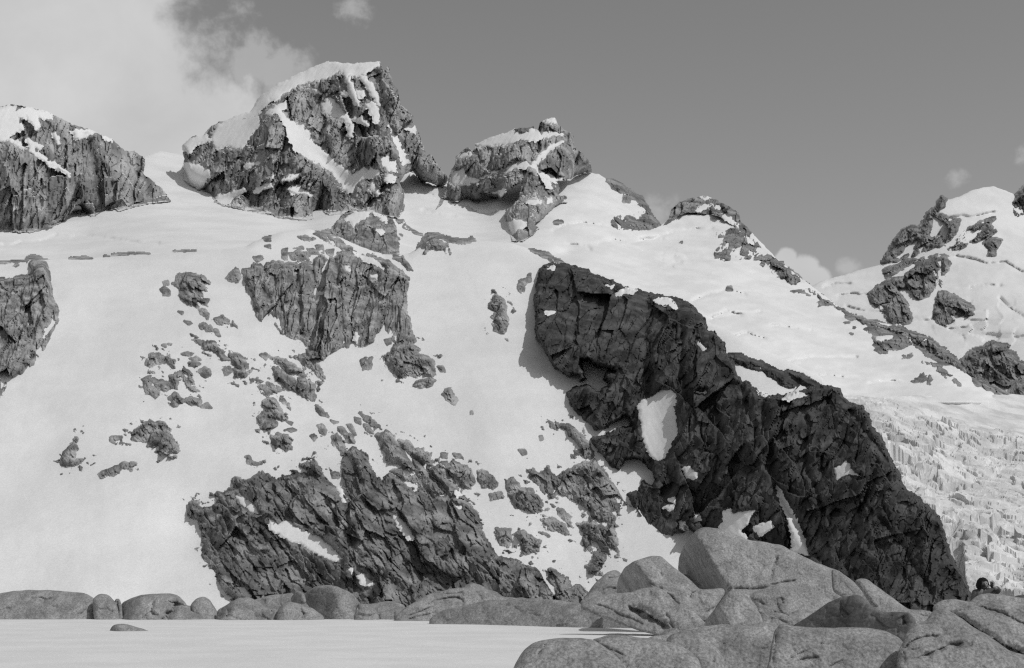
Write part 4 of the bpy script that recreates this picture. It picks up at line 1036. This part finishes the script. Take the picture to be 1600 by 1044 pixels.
def boulder(label, poly, Y0, g=(0.15, 0.55), creases=(), grooves=(), r=None, mat='granite', name='boulder', cat='boulder', group=None, rough=1.0, warp=1.5, anchor=None, thick=0.7, dents=(), tight=14.0):
    """closed rounded rock. g: how fast its face recedes to the right and upwards; creases: (x0,y0,x1,y1,k) beyond which the left flank turns away;
    grooves: (polyline, width, depth) cracks worn into it"""
    SEED[0] += 131
    seed = SEED[0]
    step = 1.4
    u, v = grid([poly], step, 8)
    P = np.array(poly)
    W, H = np.ptp(P[:, 0]), np.ptp(P[:, 1])
    # round off the traced corners
    s = area_sdf([poly], [], u, v, warp, 16, seed)
    k = 3
    ker = np.ones(2 * k + 1) / (2 * k + 1)
    sm = np.apply_along_axis(lambda a: np.convolve(np.pad(a, k, mode='edge'), ker, 'valid'), 0, s)
    sm = np.apply_along_axis(lambda a: np.convolve(np.pad(a, k, mode='edge'), ker, 'valid'), 1, sm)
    s = sm
    r = (r or min(W, H) * 0.42) * 0.8
    au, av = anchor or (P[:, 0].mean(), P[:, 1].max())
    d = g[0] * (u - au) + g[1] * (av - v)
    for x0, y0, x1, y1, kk in creases:
        L = math.hypot(x1 - x0, y1 - y0)
        dist = ((u - x0) * (y1 - y0) - (v - y0) * (x1 - x0)) / L * (1 if y1 > y0 else -1)     # positive to the right of the line drawn downwards
        q = -dist
        t = 2.5
        d = d + 2.0 * kk * t * np.logaddexp(0, q / t)
    e = np.clip(1 - s / r, 0, 1)
    d = d + 1.1 * r * (1 - np.sqrt(np.clip(1 - e * e, 0, 1)))
    for line, gw, gd in grooves:
        wob = 2.2 * fbm(u / 15, v / 15, 3, seed + 3)
        gw = gw * 1.25
        ld, side, along = line_side(line, u + wob, v - wob)
        fade = sstep(along, -0.02, 0.18) * (1 - sstep(along, 0.82, 1.02)) * np.clip(0.75 + 0.8 * fbm(u / 16, v / 16, 2, seed + 4), 0.15, 1.3)
        d = d + gd * fade * (0.55 * np.exp(-(ld / gw) ** 2) + np.where(side > 0, 0.55 * np.exp(-ld / (5 * gw)), -0.22 * np.exp(-ld / (4 * gw))))
    for x, y, rx, ry, dep in dents:
        d = d + dep * np.exp(-((u - x) / rx) ** 2 - ((v - y) / ry) ** 2)
    nz = 5.5 * fbm(u / 64, v / 36, 3, seed + 6) + 1.6 * fbm(u / 17, v / 10, 4, seed + 7, 0.55) + 0.16 * fbm(u / 3.2, v / 2.6, 3, seed + 8, 0.6)
    # exfoliation scars: shallow steps
    st = fbm(u / 48 + v / 90, v / 34, 3, seed + 9)
    nz = nz + 1.6 * sstep(st, 0.10, 0.16) + 1.3 * sstep(st, -0.22, -0.17)
    nz = nz + 1.5 * np.exp(-(fbm(u / 38, v / 30, 3, seed + 12) / 0.035) ** 2)
    fa_u, fa_v = u + 5 * fbm(u / 30, v / 30, 2, seed + 15), v + 5 * fbm(u / 30, v / 30, 2, seed + 16)
    nz = nz + 1.5 * facets(fa_u / 70, fa_v / 44, seed + 17, 2.2) + 1.4 * fbm(u / 20, v / 13, 3, seed + 21)
    d = d + rough * nz
    Y = Y0 + d * Y0 / F
    o = surface(name, u, v, Y, s, M[mat], None, cut=True, back=thick * min(W, 1.3 * H + 30) * Y0 / F, smooth=True)
    return tag(o, label, cat, group)


BACK = 'low granite boulders behind the flat snow'
bb = dict(group=BACK)
boulder('long low granite slab at the far left behind the flat snow', B5((-160, 225), (0, 215), (60, 205), (140, 198), (230, 198), (330, 205), (420, 212), (445, 225), (472, 240), (490, 300), (495, 430), (-160, 430)), 66, (0.02, 1.0), r=22,
        grooves=[(B5((130, 240), (210, 236), (230, 243), (290, 225)), 2.0, 7), (B5((-20, 298), (60, 285)), 1.6, 6), (B5((475, 310), (480, 350)), 2.0, 7), (B5((250, 350), (190, 290), (160, 265)), 3, 3)], **bb)
boulder('small rounded boulder at the right end of the long low slab', B5((462, 242), (500, 217), (540, 220), (582, 262), (592, 310), (600, 430), (480, 430), (468, 330)), 65.4, (0.1, 0.9), grooves=[(B5((480, 300), (540, 290), (590, 310)), 1.8, 5)], **bb)
boulder('narrow upright rock wedged between two boulders at the left', B5((572, 240), (600, 238), (612, 300), (615, 430), (580, 430)), 66.2, (0.0, 0.6), r=4, grooves=[(B5((590, 245), (592, 340)), 1.2, 6)], **bb)
boulder('boulder with a dark hollow and shaded left side behind the flat snow', B5((608, 262), (650, 240), (700, 224), (760, 217), (850, 214), (892, 225), (922, 255), (950, 298), (990, 318), (1092, 330), (1095, 430), (612, 430)), 65.2, (0.2, 0.9), r=20,
        creases=[(*B5((700, 225))[0], *B5((650, 340))[0], 1.6)], grooves=[(B5((840, 245), (872, 260), (862, 300), (815, 312)), 3.5, 16), (B5((765, 240), (755, 300), (775, 320)), 2.5, 9), (B5((800, 350), (830, 325), (850, 350)), 3, 8), (B5((700, 345), (740, 310), (800, 330)), 2, 5)], **bb)
boulder('round boulder leaning against the boulder with the dark hollow', B5((950, 275), (982, 240), (1022, 229), (1052, 250), (1083, 300), (1095, 330), (1000, 430), (955, 310)), 66, (0.15, 0.8), **bb)
boulder('low broad boulder with a small dark hole near its right end', B5((1085, 300), (1120, 282), (1155, 257), (1195, 237), (1250, 237), (1300, 258), (1330, 285), (1385, 290), (1402, 330), (1405, 430), (1085, 430), (1082, 340)), 64.6, (0.12, 0.9), r=20,
        creases=[(*B5((1170, 250))[0], *B5((1130, 345))[0], 1.0)], grooves=[(B5((1355, 297), (1372, 305)), 3.5, 14), (B5((1140, 285), (1130, 340)), 2, 8), (B5((1105, 290), (1095, 335)), 2, 8)], **bb)
boulder('thin flat slab at the foot of the low cliff left of the great round boulder', B6((-60, 262), (20, 240), (70, 224), (170, 214), (200, 222), (200, 300), (150, 320), (-60, 330)), 68, (0.0, 1.0), r=9, **bb)
boulder('twin lobed pale boulder left of the great round boulder', B6((102, 312), (120, 275), (160, 257), (212, 264), (240, 275), (285, 290), (342, 332), (350, 440), (100, 440)), 64.2, (0.25, 0.8), grooves=[(B6((215, 270), (235, 310), (230, 345)), 2.2, 7)], **bb)
boulder('small dark wedge boulder on the left shoulder of the great round boulder', B6((168, 242), (200, 204), (242, 214), (256, 268), (180, 272)), 66.6, (0.0, 0.3), creases=[(*B6((225, 205))[0], *B6((215, 270))[0], 1.5)], **bb)
boulder('great round boulder in the middle of the low row, with a dark stained face', B6((244, 212), (290, 185), (340, 171), (400, 179), (460, 204), (502, 236), (514, 272), (500, 305), (470, 440), (300, 440), (280, 300), (248, 262)), 65.4, (0.25, 0.55), r=20,
        creases=[(*B6((395, 195))[0], *B6((415, 330))[0], 0.7)], grooves=[(B6((330, 310), (350, 325), (375, 322)), 2, 5)], **bb)
boulder('small dome boulder sitting on the snow edge right of the great round boulder', B6((488, 322), (508, 296), (550, 281), (592, 290), (614, 322), (616, 440), (488, 440)), 63.8, (0.15, 0.7), **bb)
boulder('low wedge boulder behind the small dome boulder', B6((500, 265), (575, 268), (640, 254), (702, 257), (745, 275), (745, 330), (620, 330), (510, 300)), 66.2, (0.1, 1.0), r=10, **bb)
boulder('flat lit boulder between the small dome boulder and the stepped slab', B6((615, 316), (690, 288), (752, 278), (735, 330), (700, 440), (618, 440)), 64.6, (0.1, 1.0), r=10, grooves=[(B6((690, 310), (700, 345)), 1.8, 6)], **bb)
boulder('stepped layered slab slanting up to the right behind the flat snow', B6((690, 336), (740, 290), (800, 254), (850, 224), (920, 204), (1000, 189), (1082, 184), (1104, 214), (1135, 242), (1100, 280), (1000, 320), (900, 440), (700, 440)), 63.5, (0.25, 0.9), r=14,
        grooves=[(B6((830, 280), (900, 245), (960, 232), (1020, 235), (1060, 270)), 2.2, 9), (B6((740, 330), (830, 300), (900, 270), (960, 240)), 2.0, 8), (B6((900, 210), (1000, 215), (1040, 205)), 1.8, 7), (B6((750, 345), (830, 325), (910, 300)), 1.8, 7)], **bb)
boulder('rounded boulder behind the top of the stepped layered slab', B6((1030, 180), (1080, 160), (1120, 170), (1160, 195), (1205, 208), (1240, 236), (1240, 300), (1110, 300)), 66, (0.3, 0.8), r=12, **bb)
boulder('wide dark whale back slab running along the right end of the flat snow', B6((868, 342), (930, 300), (1050, 274), (1160, 250), (1270, 244), (1400, 238), (1500, 248), (1600, 262)) + B7((400, 468), (500, 510), (620, 556), (760, 598), (815, 607), (760, 650), (500, 690), (0, 690)) + B6((860, 420),), 54.5, (-0.62, 1.3), r=16,
        grooves=[(B6((1180, 262), (1290, 275), (1330, 310), (1470, 330)), 3.0, 4)], **bb)

RIGHT = 'large granite boulders piled on the right'
rb = dict(group=RIGHT)
boulder('dark rounded boulder furthest back, left of the domed boulder', B7((330, 470), (370, 415), (420, 350), (470, 305), (520, 288), (548, 305), (560, 400), (480, 480)), 56, (0.2, 0.9), grooves=[(B7((420, 400), (480, 378), (530, 380)), 1.6, 6), (B7((470, 330), (540, 325)), 1.6, 5)], **rb)
boulder('domed boulder with a dark left face, left of the biggest boulder', B7((523, 420), (530, 340), (560, 280), (610, 244), (700, 217), (742, 220), (790, 260), (840, 300), (900, 350), (940, 388), (1010, 384), (1062, 380), (1067, 405), (1022, 470), (990, 540), (900, 540), (640, 470)), 48.5, (0.32, 0.7), r=16,
        creases=[(*B7((615, 262))[0], *B7((690, 370))[0], 2.6)], grooves=[(B7((650, 300), (665, 335), (720, 370), (770, 400)), 1.8, 4), (B7((880, 440), (900, 400), (940, 388)), 2.2, 6), (B7((690, 275), (720, 300)), 1.5, 4), (B7((740, 300), (765, 330)), 1.5, 4), (B7((960, 500), (1020, 470), (1062, 410)), 2.5, 10)], **rb)
boulder('biggest boulder, broad and smooth with a dark left face, at the top of the pile', PX((1059, 890), (1061, 872), (1069, 852), (1078, 838), (1091, 826), (1100, 824), (1128, 826), (1144, 833), (1169, 843), (1194, 847), (1219, 851), (1231, 857), (1253, 868), (1275, 879), (1310, 892), (1332, 907), (1352, 928), (1345, 970), (1270, 960), (1100, 950), (1072, 915)),
        52, (0.30, 0.72), r=20, creases=[(1088, 842, 1133, 915, 2.8)], grooves=[(PX((1215, 866), (1207, 890), (1202, 910)), 2.6, 9), (PX((1200, 912), (1220, 910), (1245, 906)), 2.4, 9), (PX((1130, 917), (1170, 920), (1215, 914)), 2.4, 9), (PX((1183, 875), (1197, 886)), 1.5, 3), (PX((1165, 868), (1174, 872)), 1.5, 3), (PX((1095, 843), (1090, 870), (1080, 905)), 1.4, 3)], **rb)
boulder('long smooth rib running down right from the biggest boulder', B8((395, 193), (470, 224), (545, 290), (605, 335), (640, 370), (700, 440), (700, 520), (600, 500), (500, 400), (400, 330)), 50, (0.35, 0.8), r=12, grooves=[(B8((470, 270), (545, 355)), 1.4, 5)], **rb)
boulder('outermost smooth rib on the right flank of the pile, against the dark cliff', B8((535, 275), (560, 254), (612, 257), (662, 290), (742, 350), (822, 410), (882, 448), (962, 453), (1030, 465), (1030, 560), (820, 560), (680, 480), (590, 340)), 48.8, (0.35, 0.9), r=13, grooves=[(B8((545, 265), (600, 330), (650, 400), (690, 445)), 2.0, 7), (B8((930, 470), (990, 490), (1010, 470)), 1.6, 5)], **rb)
boulder('overhanging slab with a dark hollow below the domed boulder', B7((335, 480), (352, 455), (400, 428), (480, 408), (590, 403), (640, 384), (720, 374), (765, 392), (812, 408), (862, 450), (902, 490), (942, 530), (980, 565), (980, 640), (830, 640), (740, 620), (620, 590), (480, 540)), 45.5, (-0.10, 0.9), r=13,
        grooves=[(B7((570, 462), (660, 500), (740, 540), (800, 585)), 6.5, 26), (B7((770, 500), (795, 540), (812, 590)), 3.0, 12), (B7((390, 455), (480, 475), (560, 520), (700, 575)), 1.8, 7), (B7((770, 400), (800, 420), (860, 470)), 2.2, 8)], **rb)
boulder('upright egg shaped boulder with a dark left side in the middle of the pile', B7((960, 560), (975, 530), (1010, 490), (1055, 430), (1088, 394), (1132, 393), (1182, 424), (1222, 470), (1255, 540), (1250, 660), (980, 660)), 40, (0.30, 0.55), r=16, creases=[(*B7((1030, 470))[0], *B7((1080, 560))[0], 2.2)], **rb)
boulder('broad slab under the biggest boulder, right of the egg shaped boulder', B7((1185, 425), (1210, 400), (1260, 387), (1340, 368), (1420, 373), (1500, 388), (1562, 413), (1610, 450), (1700, 520), (1600, 600), (1400, 600), (1250, 500), (1200, 445)), 44, (0.2, 0.95), r=14,
        grooves=[(B7((1195, 425), (1240, 440), (1275, 470)), 2.8, 10), (B7((1320, 440), (1335, 470), (1320, 480)), 3.5, 8), (B7((1350, 425), (1360, 460)), 3.0, 6), (B7((1300, 490), (1360, 510), (1420, 550)), 2.5, 8)], **rb)
boulder('small block in the gap right of the egg shaped boulder', B7((1225, 480), (1265, 462), (1285, 480), (1285, 540), (1235, 540)), 41.5, (0.2, 0.7), r=5, **rb)
boulder('thin flat stone in the gap above the front slabs', B7((1240, 520), (1310, 498), (1385, 518), (1430, 552), (1420, 620), (1260, 620)), 40.5, (0.0, 1.2), r=6, grooves=[(B7((1280, 525), (1390, 550)), 1.8, 7)], **rb)
boulder('small slanting stone beside the thin flat stone in the gap', B7((1380, 510), (1440, 486), (1500, 505), (1460, 545), (1440, 610), (1380, 560)), 40.8, (0.2, 0.9), r=6, **rb)
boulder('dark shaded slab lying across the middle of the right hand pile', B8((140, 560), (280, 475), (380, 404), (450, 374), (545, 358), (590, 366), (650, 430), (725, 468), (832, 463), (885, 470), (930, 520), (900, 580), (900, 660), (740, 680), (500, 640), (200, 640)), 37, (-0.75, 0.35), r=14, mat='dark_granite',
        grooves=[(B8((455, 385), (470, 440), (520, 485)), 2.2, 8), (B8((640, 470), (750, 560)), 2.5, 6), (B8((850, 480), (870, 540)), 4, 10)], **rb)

FRONT = 'granite slabs nearest to the camera'
fb = dict(group=FRONT, tight=8)
boulder('long bright front slab with a vertical crack at its right end', PX((1040, 1000), (1052, 990), (1075, 982), (1100, 979), (1131, 975), (1163, 977), (1190, 973), (1212, 975), (1222, 990), (1216, 1060), (1190, 1090), (1060, 1090), (1045, 1020)), 28.0, (0.05, 1.0), r=26, grooves=[(PX((1105, 980), (1098, 1000)), 2.5, 5)], **fb)
boulder('wide bright front slab with slanting cracks, in the bottom right centre', PX((1205, 1010), (1210, 985), (1220, 974), (1240, 978), (1267, 980), (1300, 981), (1340, 980), (1365, 982), (1388, 988), (1405, 996), (1418, 1012), (1420, 1090), (1190, 1090)), 26.6, (0.05, 1.0), r=26,
        grooves=[(PX((1222, 1035), (1240, 1025), (1265, 1012)), 2.2, 7), (PX((1225, 1040), (1255, 1028), (1283, 1026)), 2.4, 9), (PX((1290, 1044), (1320, 1028)), 2.0, 7), (PX((1212, 985), (1205, 1040)), 2, 6)], **fb)
boulder('tall sloping block with two curved dark cracks at the lower right', PX((1403, 1020), (1411, 1003), (1420, 985), (1432, 972), (1447, 971), (1455, 957), (1465, 951), (1477, 951), (1495, 961), (1515, 976), (1537, 989), (1560, 1004), (1575, 1016), (1600, 1023), (1660, 1032), (1660, 1100), (1395, 1100)), 25.6, (0.10, 1.0), r=26,
        grooves=[(PX((1412, 1016), (1418, 1006), (1430, 998), (1450, 993), (1472, 991)), 3.0, 14), (PX((1425, 1030), (1460, 1017), (1485, 1006), (1507, 1004)), 3.2, 15), (PX((1411, 1002), (1415, 1040)), 1.8, 6)], **fb)
boulder('big inclined slab at the right edge with a wide dark gap under it', PX((1455, 952), (1462, 943), (1475, 937), (1495, 936), (1510, 940), (1525, 941), (1550, 937), (1575, 938), (1600, 941), (1660, 948), (1660, 1060), (1600, 1040), (1560, 1020), (1520, 995), (1480, 965)), 29.5, (0.05, 1.1), r=18,
        grooves=[(PX((1527, 946), (1550, 952), (1580, 963), (1600, 975), (1630, 990)), 2.4, 8), (PX((1474, 951), (1500, 964), (1525, 981), (1560, 1003), (1600, 1022), (1650, 1034)), 5.0, 34)], **fb)
boulder('smooth hump that hides the lower half of the person', PX((1508, 960), (1518, 937), (1527, 931), (1537, 927.5), (1555, 927.5), (1575, 931), (1600, 934), (1660, 940), (1660, 980), (1520, 980)), 32.6, (0.1, 0.9), r=8, **fb)
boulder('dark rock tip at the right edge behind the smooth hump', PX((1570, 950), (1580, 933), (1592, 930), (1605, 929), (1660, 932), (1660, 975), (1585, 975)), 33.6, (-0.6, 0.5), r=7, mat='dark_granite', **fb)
boulder('nearest rounded boulder split by a notch, at the bottom left of the front slabs', B7((-20, 850), (20, 745), (60, 690), (105, 655), (150, 640), (200, 634), (260, 628), (340, 630), (410, 640), (490, 690), (560, 760), (620, 860), (600, 930), (-30, 930)), 24.0, (0.0, 1.1), r=30,
        grooves=[(B7((176, 640), (160, 675), (120, 720)), 1.8, 9), (B7((330, 650), (480, 700), (560, 740)), 1.6, 3)], **fb)
boulder('nearest broad whale back boulder in the bottom centre', B7((385, 640), (470, 619), (560, 616), (640, 628), (740, 638), (825, 658), (885, 690), (935, 740), (955, 790), (960, 930), (560, 930), (545, 800), (470, 700)), 24.6, (0.0, 1.1), r=30, grooves=[(B7((400, 640), (480, 680), (570, 715)), 1.8, 5)], **fb)
boulder('small rounded boulder tucked right of the broad whale back boulder', B7((850, 690), (885, 658), (950, 648), (1012, 668), (1052, 710), (1064, 760), (1050, 930), (940, 930), (930, 760)), 25.6, (0.15, 0.9), r=20, grooves=[(B7((1020, 690), (1000, 760)), 2.5, 6)], **fb)
boulder('flat slab behind the broad whale back boulder where the flat snow ends', B7((640, 650), (700, 622), (800, 606), (880, 590), (970, 570), (1000, 640), (1000, 740), (700, 740)), 33.5, (0.0, 1.2), r=12, grooves=[(B7((960, 600), (955, 640)), 1.8, 5)], **fb)
boulder('single low dark rock lying alone on the flat snow', B5((508, 414), (530, 406), (545, 410), (556, 385), (570, 371), (600, 366), (640, 370), (690, 385), (740, 402), (800, 410), (790, 445), (520, 445)), 50.2, (0.35, 0.9), r=10, creases=[(*B5((580, 372))[0], *B5((583, 415))[0], 1.5)], cat='rock', name='rock')

# bare granite ground under and between the boulders


def ground(name, poly, y0, gw, label, bumps=4.0, gu=0.0, step=2.0):
    SEED[0] += 131
    u, v = grid([poly], step)
    s = area_sdf([poly], [], u, v, 2.0, 20, SEED[0])
    P = np.array(poly)
    d = gw * (P[:, 1].max() - v) + gu * (u - P[:, 0].mean()) + bumps * fbm(u / 40, v / 22, 4, SEED[0]) + 0.8 * fbm(u / 6, v / 5, 3, SEED[0] + 1)
    e = np.clip(1 - s / 9.0, 0, 1)
    d = d + 9 * (1 - np.sqrt(np.clip(1 - e * e, 0, 1)))
    tag(surface(name, u, v, y0 + d * y0 / F, s, M['granite'], None, cut=True, smooth=True), label, 'rock ground', kind='structure')


ground('rock_ground', B5((-160, 250), (100, 240), (420, 240), (480, 250), (560, 262), (620, 268), (900, 262), (1000, 290), (1080, 318), (1100, 310), (1180, 275), (1300, 290), (1500, 300)) + B6((200, 270), (340, 240), (560, 280), (760, 290), (1000, 250), (1200, 230), (1500, 250), (1500, 440)) + B5((-160, 430),), 67.5, 1.0,
       'bare granite ground under the low row of boulders')
ground('rock_ground', PX((905, 960), (930, 930), (980, 905), (1060, 900), (1100, 890), (1250, 890), (1330, 915), (1400, 955), (1470, 960), (1480, 1000), (1480, 1100), (1000, 1100), (1000, 1010), (950, 985)), 52.0, 1.2, 'bare granite ground under the pile of boulders on the right', gu=-0.012)

# ------------------------------------------------------------------ person standing behind the boulders


def skin_body(name, joints, edges, parent, mat, levels=2):
    me = bpy.data.meshes.new(name)
    me.from_pydata([j[:3] for j in joints], edges, [])
    o = bpy.data.objects.new(name, me)
    COL.objects.link(o)
    o.parent = parent
    sk = o.modifiers.new('skin', 'SKIN')
    for i, j in enumerate(joints):
        r = j[3]
        me.skin_vertices[0].data[i].radius = (r, r) if not isinstance(r, tuple) else r
    me.skin_vertices[0].data[0].use_root = True
    sub = o.modifiers.new('sub', 'SUBSURF')
    sub.levels = sub.render_levels = levels
    me.materials.append(mat)
    for m_ in me.polygons:
        m_.use_smooth = True
    sk.use_smooth_shade = True
    return o


def plain(name, value, rough=0.8):
    return material(name, value * 0.85, value * 1.15, 30.0, bump=0.2, bump_scale=90.0, bump_dist=0.004, roughness=rough)


M['skin'] = plain('skin', 0.30, 0.6); M['jacket'] = plain('grey_anorak', 0.10); M['hair'] = plain('dark_hair', 0.012); M['mitten'] = plain('dark_cloth', 0.02); M['trousers'] = plain('trousers', 0.06); M['glass'] = plain('dark_lens', 0.02, 0.2)

PY = 34.0
pxw, pyw, pzw = to_world(np.array([1535.5]), np.array([909.0]), np.array([PY]))[0]
person = tag(empty('person', (pxw, PY, 0.0)), 'person standing behind the hump, dark hair or hood, hands raised to the face', 'person')
# body in the person's own frame: x right, -y towards the camera
head_z = 1.655
body = [(0, 0, 0.95, 0.15), (0, 0, 1.15, (0.16, 0.12)), (0, -0.01, 1.34, (0.19, 0.13)), (0, -0.01, 1.46, 0.075), (0.0, -0.03, 1.53, 0.06), (0.0, -0.05, 1.63, (0.085, 0.10)), (0.0, -0.05, 1.70, (0.08, 0.09)),
        (-0.19, 0, 1.40, 0.075), (-0.27, -0.10, 1.22, 0.055), (-0.15, -0.27, 1.44, 0.042), (-0.10, -0.28, 1.53, 0.03),
        (0.19, 0, 1.46, 0.075), (0.33, -0.08, 1.50, 0.055), (0.20, -0.25, 1.565, 0.042), (0.13, -0.27, 1.59, 0.03),
        (-0.10, 0, 0.88, 0.10), (-0.11, -0.02, 0.48, 0.065), (-0.12, 0.02, 0.09, 0.045), (-0.12, -0.12, 0.05, 0.045),
        (0.10, 0, 0.88, 0.10), (0.12, -0.02, 0.48, 0.065), (0.13, 0.02, 0.09, 0.045), (0.13, -0.12, 0.05, 0.045)]
be = [(0, 1), (1, 2), (2, 3), (3, 4), (4, 5), (5, 6), (2, 7), (7, 8), (8, 9), (9, 10), (2, 11), (11, 12), (12, 13), (13, 14), (0, 15), (15, 16), (16, 17), (17, 18), (0, 19), (19, 20), (20, 21), (21, 22)]
skin_body('body', body, be, person, M['skin'])


def blob(name, mat, c, rad, parent, n=24, shape=None, cut=None):
    th, ph = np.meshgrid(np.linspace(0, math.pi, n), np.linspace(0, 2 * math.pi, 2 * n, endpoint=False), indexing='ij')
    d = np.stack([np.sin(th) * np.cos(ph), np.sin(th) * np.sin(ph), np.cos(th)], -1)
    rr = 1.0 if shape is None else shape(d)
    co = np.array(c) + d * np.array(rad) * (rr[..., None] if shape is not None else 1.0)
    idx = np.arange(n * 2 * n).reshape(n, 2 * n)
    fa = np.stack([idx[:-1], idx[1:], np.roll(idx, -1, 1)[1:], np.roll(idx, -1, 1)[:-1]], -1)
    keep = np.ones(fa.shape[:2], bool) if cut is None else cut(d)[:-1]
    me = bpy.data.meshes.new(name)
    me.from_pydata(co.reshape(-1, 3).tolist(), [], fa[keep].tolist())
    me.polygons.foreach_set('use_smooth', np.ones(len(me.polygons), bool))
    me.materials.append(mat)
    o = bpy.data.objects.new(name, me)
    COL.objects.link(o)
    o.parent = parent
    return o


# anorak with sleeves over the body, trousers, hair hanging low on the left, face
jk = [(0, 0, 0.86, (0.19, 0.16)), (0, 0, 1.15, (0.20, 0.15)), (0, -0.01, 1.38, (0.22, 0.15)), (0, 0.02, 1.50, 0.115), (-0.20, 0, 1.43, 0.10), (-0.28, -0.10, 1.22, 0.075), (-0.17, -0.25, 1.42, 0.055), (0.20, 0, 1.46, 0.105), (0.35, -0.08, 1.50, 0.08), (0.22, -0.23, 1.56, 0.058)]
skin_body('anorak', jk, [(0, 1), (1, 2), (2, 3), (2, 4), (4, 5), (5, 6), (2, 7), (7, 8), (8, 9)], person, M['jacket'])
tr = [(0, 0, 0.95, 0.165), (-0.10, 0, 0.86, 0.12), (-0.11, -0.02, 0.48, 0.085), (-0.12, 0.02, 0.13, 0.065), (0.10, 0, 0.86, 0.12), (0.12, -0.02, 0.48, 0.085), (0.13, 0.02, 0.13, 0.065)]
skin_body('trousers', tr, [(0, 1), (1, 2), (2, 3), (0, 4), (4, 5), (5, 6)], person, M['trousers'])
blob('face', M['skin'], (0.01, -0.075, head_z - 0.01), (0.080, 0.085, 0.115), person,
     shape=lambda d: 1 + 0.22 * np.exp(-((d[..., 0]) / 0.16) ** 2 - ((d[..., 2] + 0.12) / 0.22) ** 2) * (d[..., 1] < 0) - 0.10 * np.exp(-((np.abs(d[..., 0]) - 0.4) / 0.18) ** 2 - ((d[..., 2] - 0.12) / 0.16) ** 2) * (d[..., 1] < 0))
for sx in (-1, 1):
    blob('eye', M['glass'], (0.01 + sx * 0.032, -0.148, head_z + 0.006), (0.012, 0.008, 0.008), person, n=8)
    blob('ear', M['skin'], (0.01 + sx * 0.082, -0.05, head_z - 0.005), (0.012, 0.022, 0.032), person, n=8)
blob('mouth', M['glass'], (0.01, -0.150, head_z - 0.066), (0.024, 0.006, 0.005), person, n=8)
blob('hair', M['hair'], (-0.012, -0.03, head_z + 0.005), (0.138, 0.13, 0.14), person, n=32,
     shape=lambda d: (1 + 0.10 * fbm(d[..., 0] * 4 + 3, d[..., 2] * 4 + d[..., 1] * 3, 3, 9)) * (1 + 0.5 * np.clip(-d[..., 0], 0, 1) * np.clip(-d[..., 2] + 0.15, 0, 1)),
     cut=lambda d: ~((d[..., 1] < -0.2) & (d[..., 2] < 0.42) & (d[..., 0] > -0.55) & (d[..., 0] < 0.7)) & (d[..., 2] > -0.75))


def hand(cx, cy, cz, s):
    p = blob('hand', M['mitten'], (cx, cy, cz), (0.042, 0.022, 0.05), person, n=10)
    for k in range(4):
        x = cx - s * (0.030 - 0.020 * k)
        ln = (0.075, 0.085, 0.08, 0.06)[k]
        skin_body('finger', [(x, cy, cz + 0.035, 0.010), (x - s * 0.006, cy - 0.012, cz + 0.04 + ln * 0.5, 0.009), (x - s * 0.02, cy + 0.012, cz + 0.04 + ln * 0.8, 0.008)], [(0, 1), (1, 2)], person, M['mitten'], 1)
    skin_body('thumb', [(cx - s * 0.035, cy, cz - 0.01, 0.012), (cx - s * 0.065, cy - 0.012, cz + 0.02, 0.010), (cx - s * 0.075, cy - 0.01, cz + 0.045, 0.009)], [(0, 1), (1, 2)], person, M['mitten'], 1)


hand(-0.085, -0.275, 1.54, -1)
hand(0.125, -0.265, 1.60, 1)
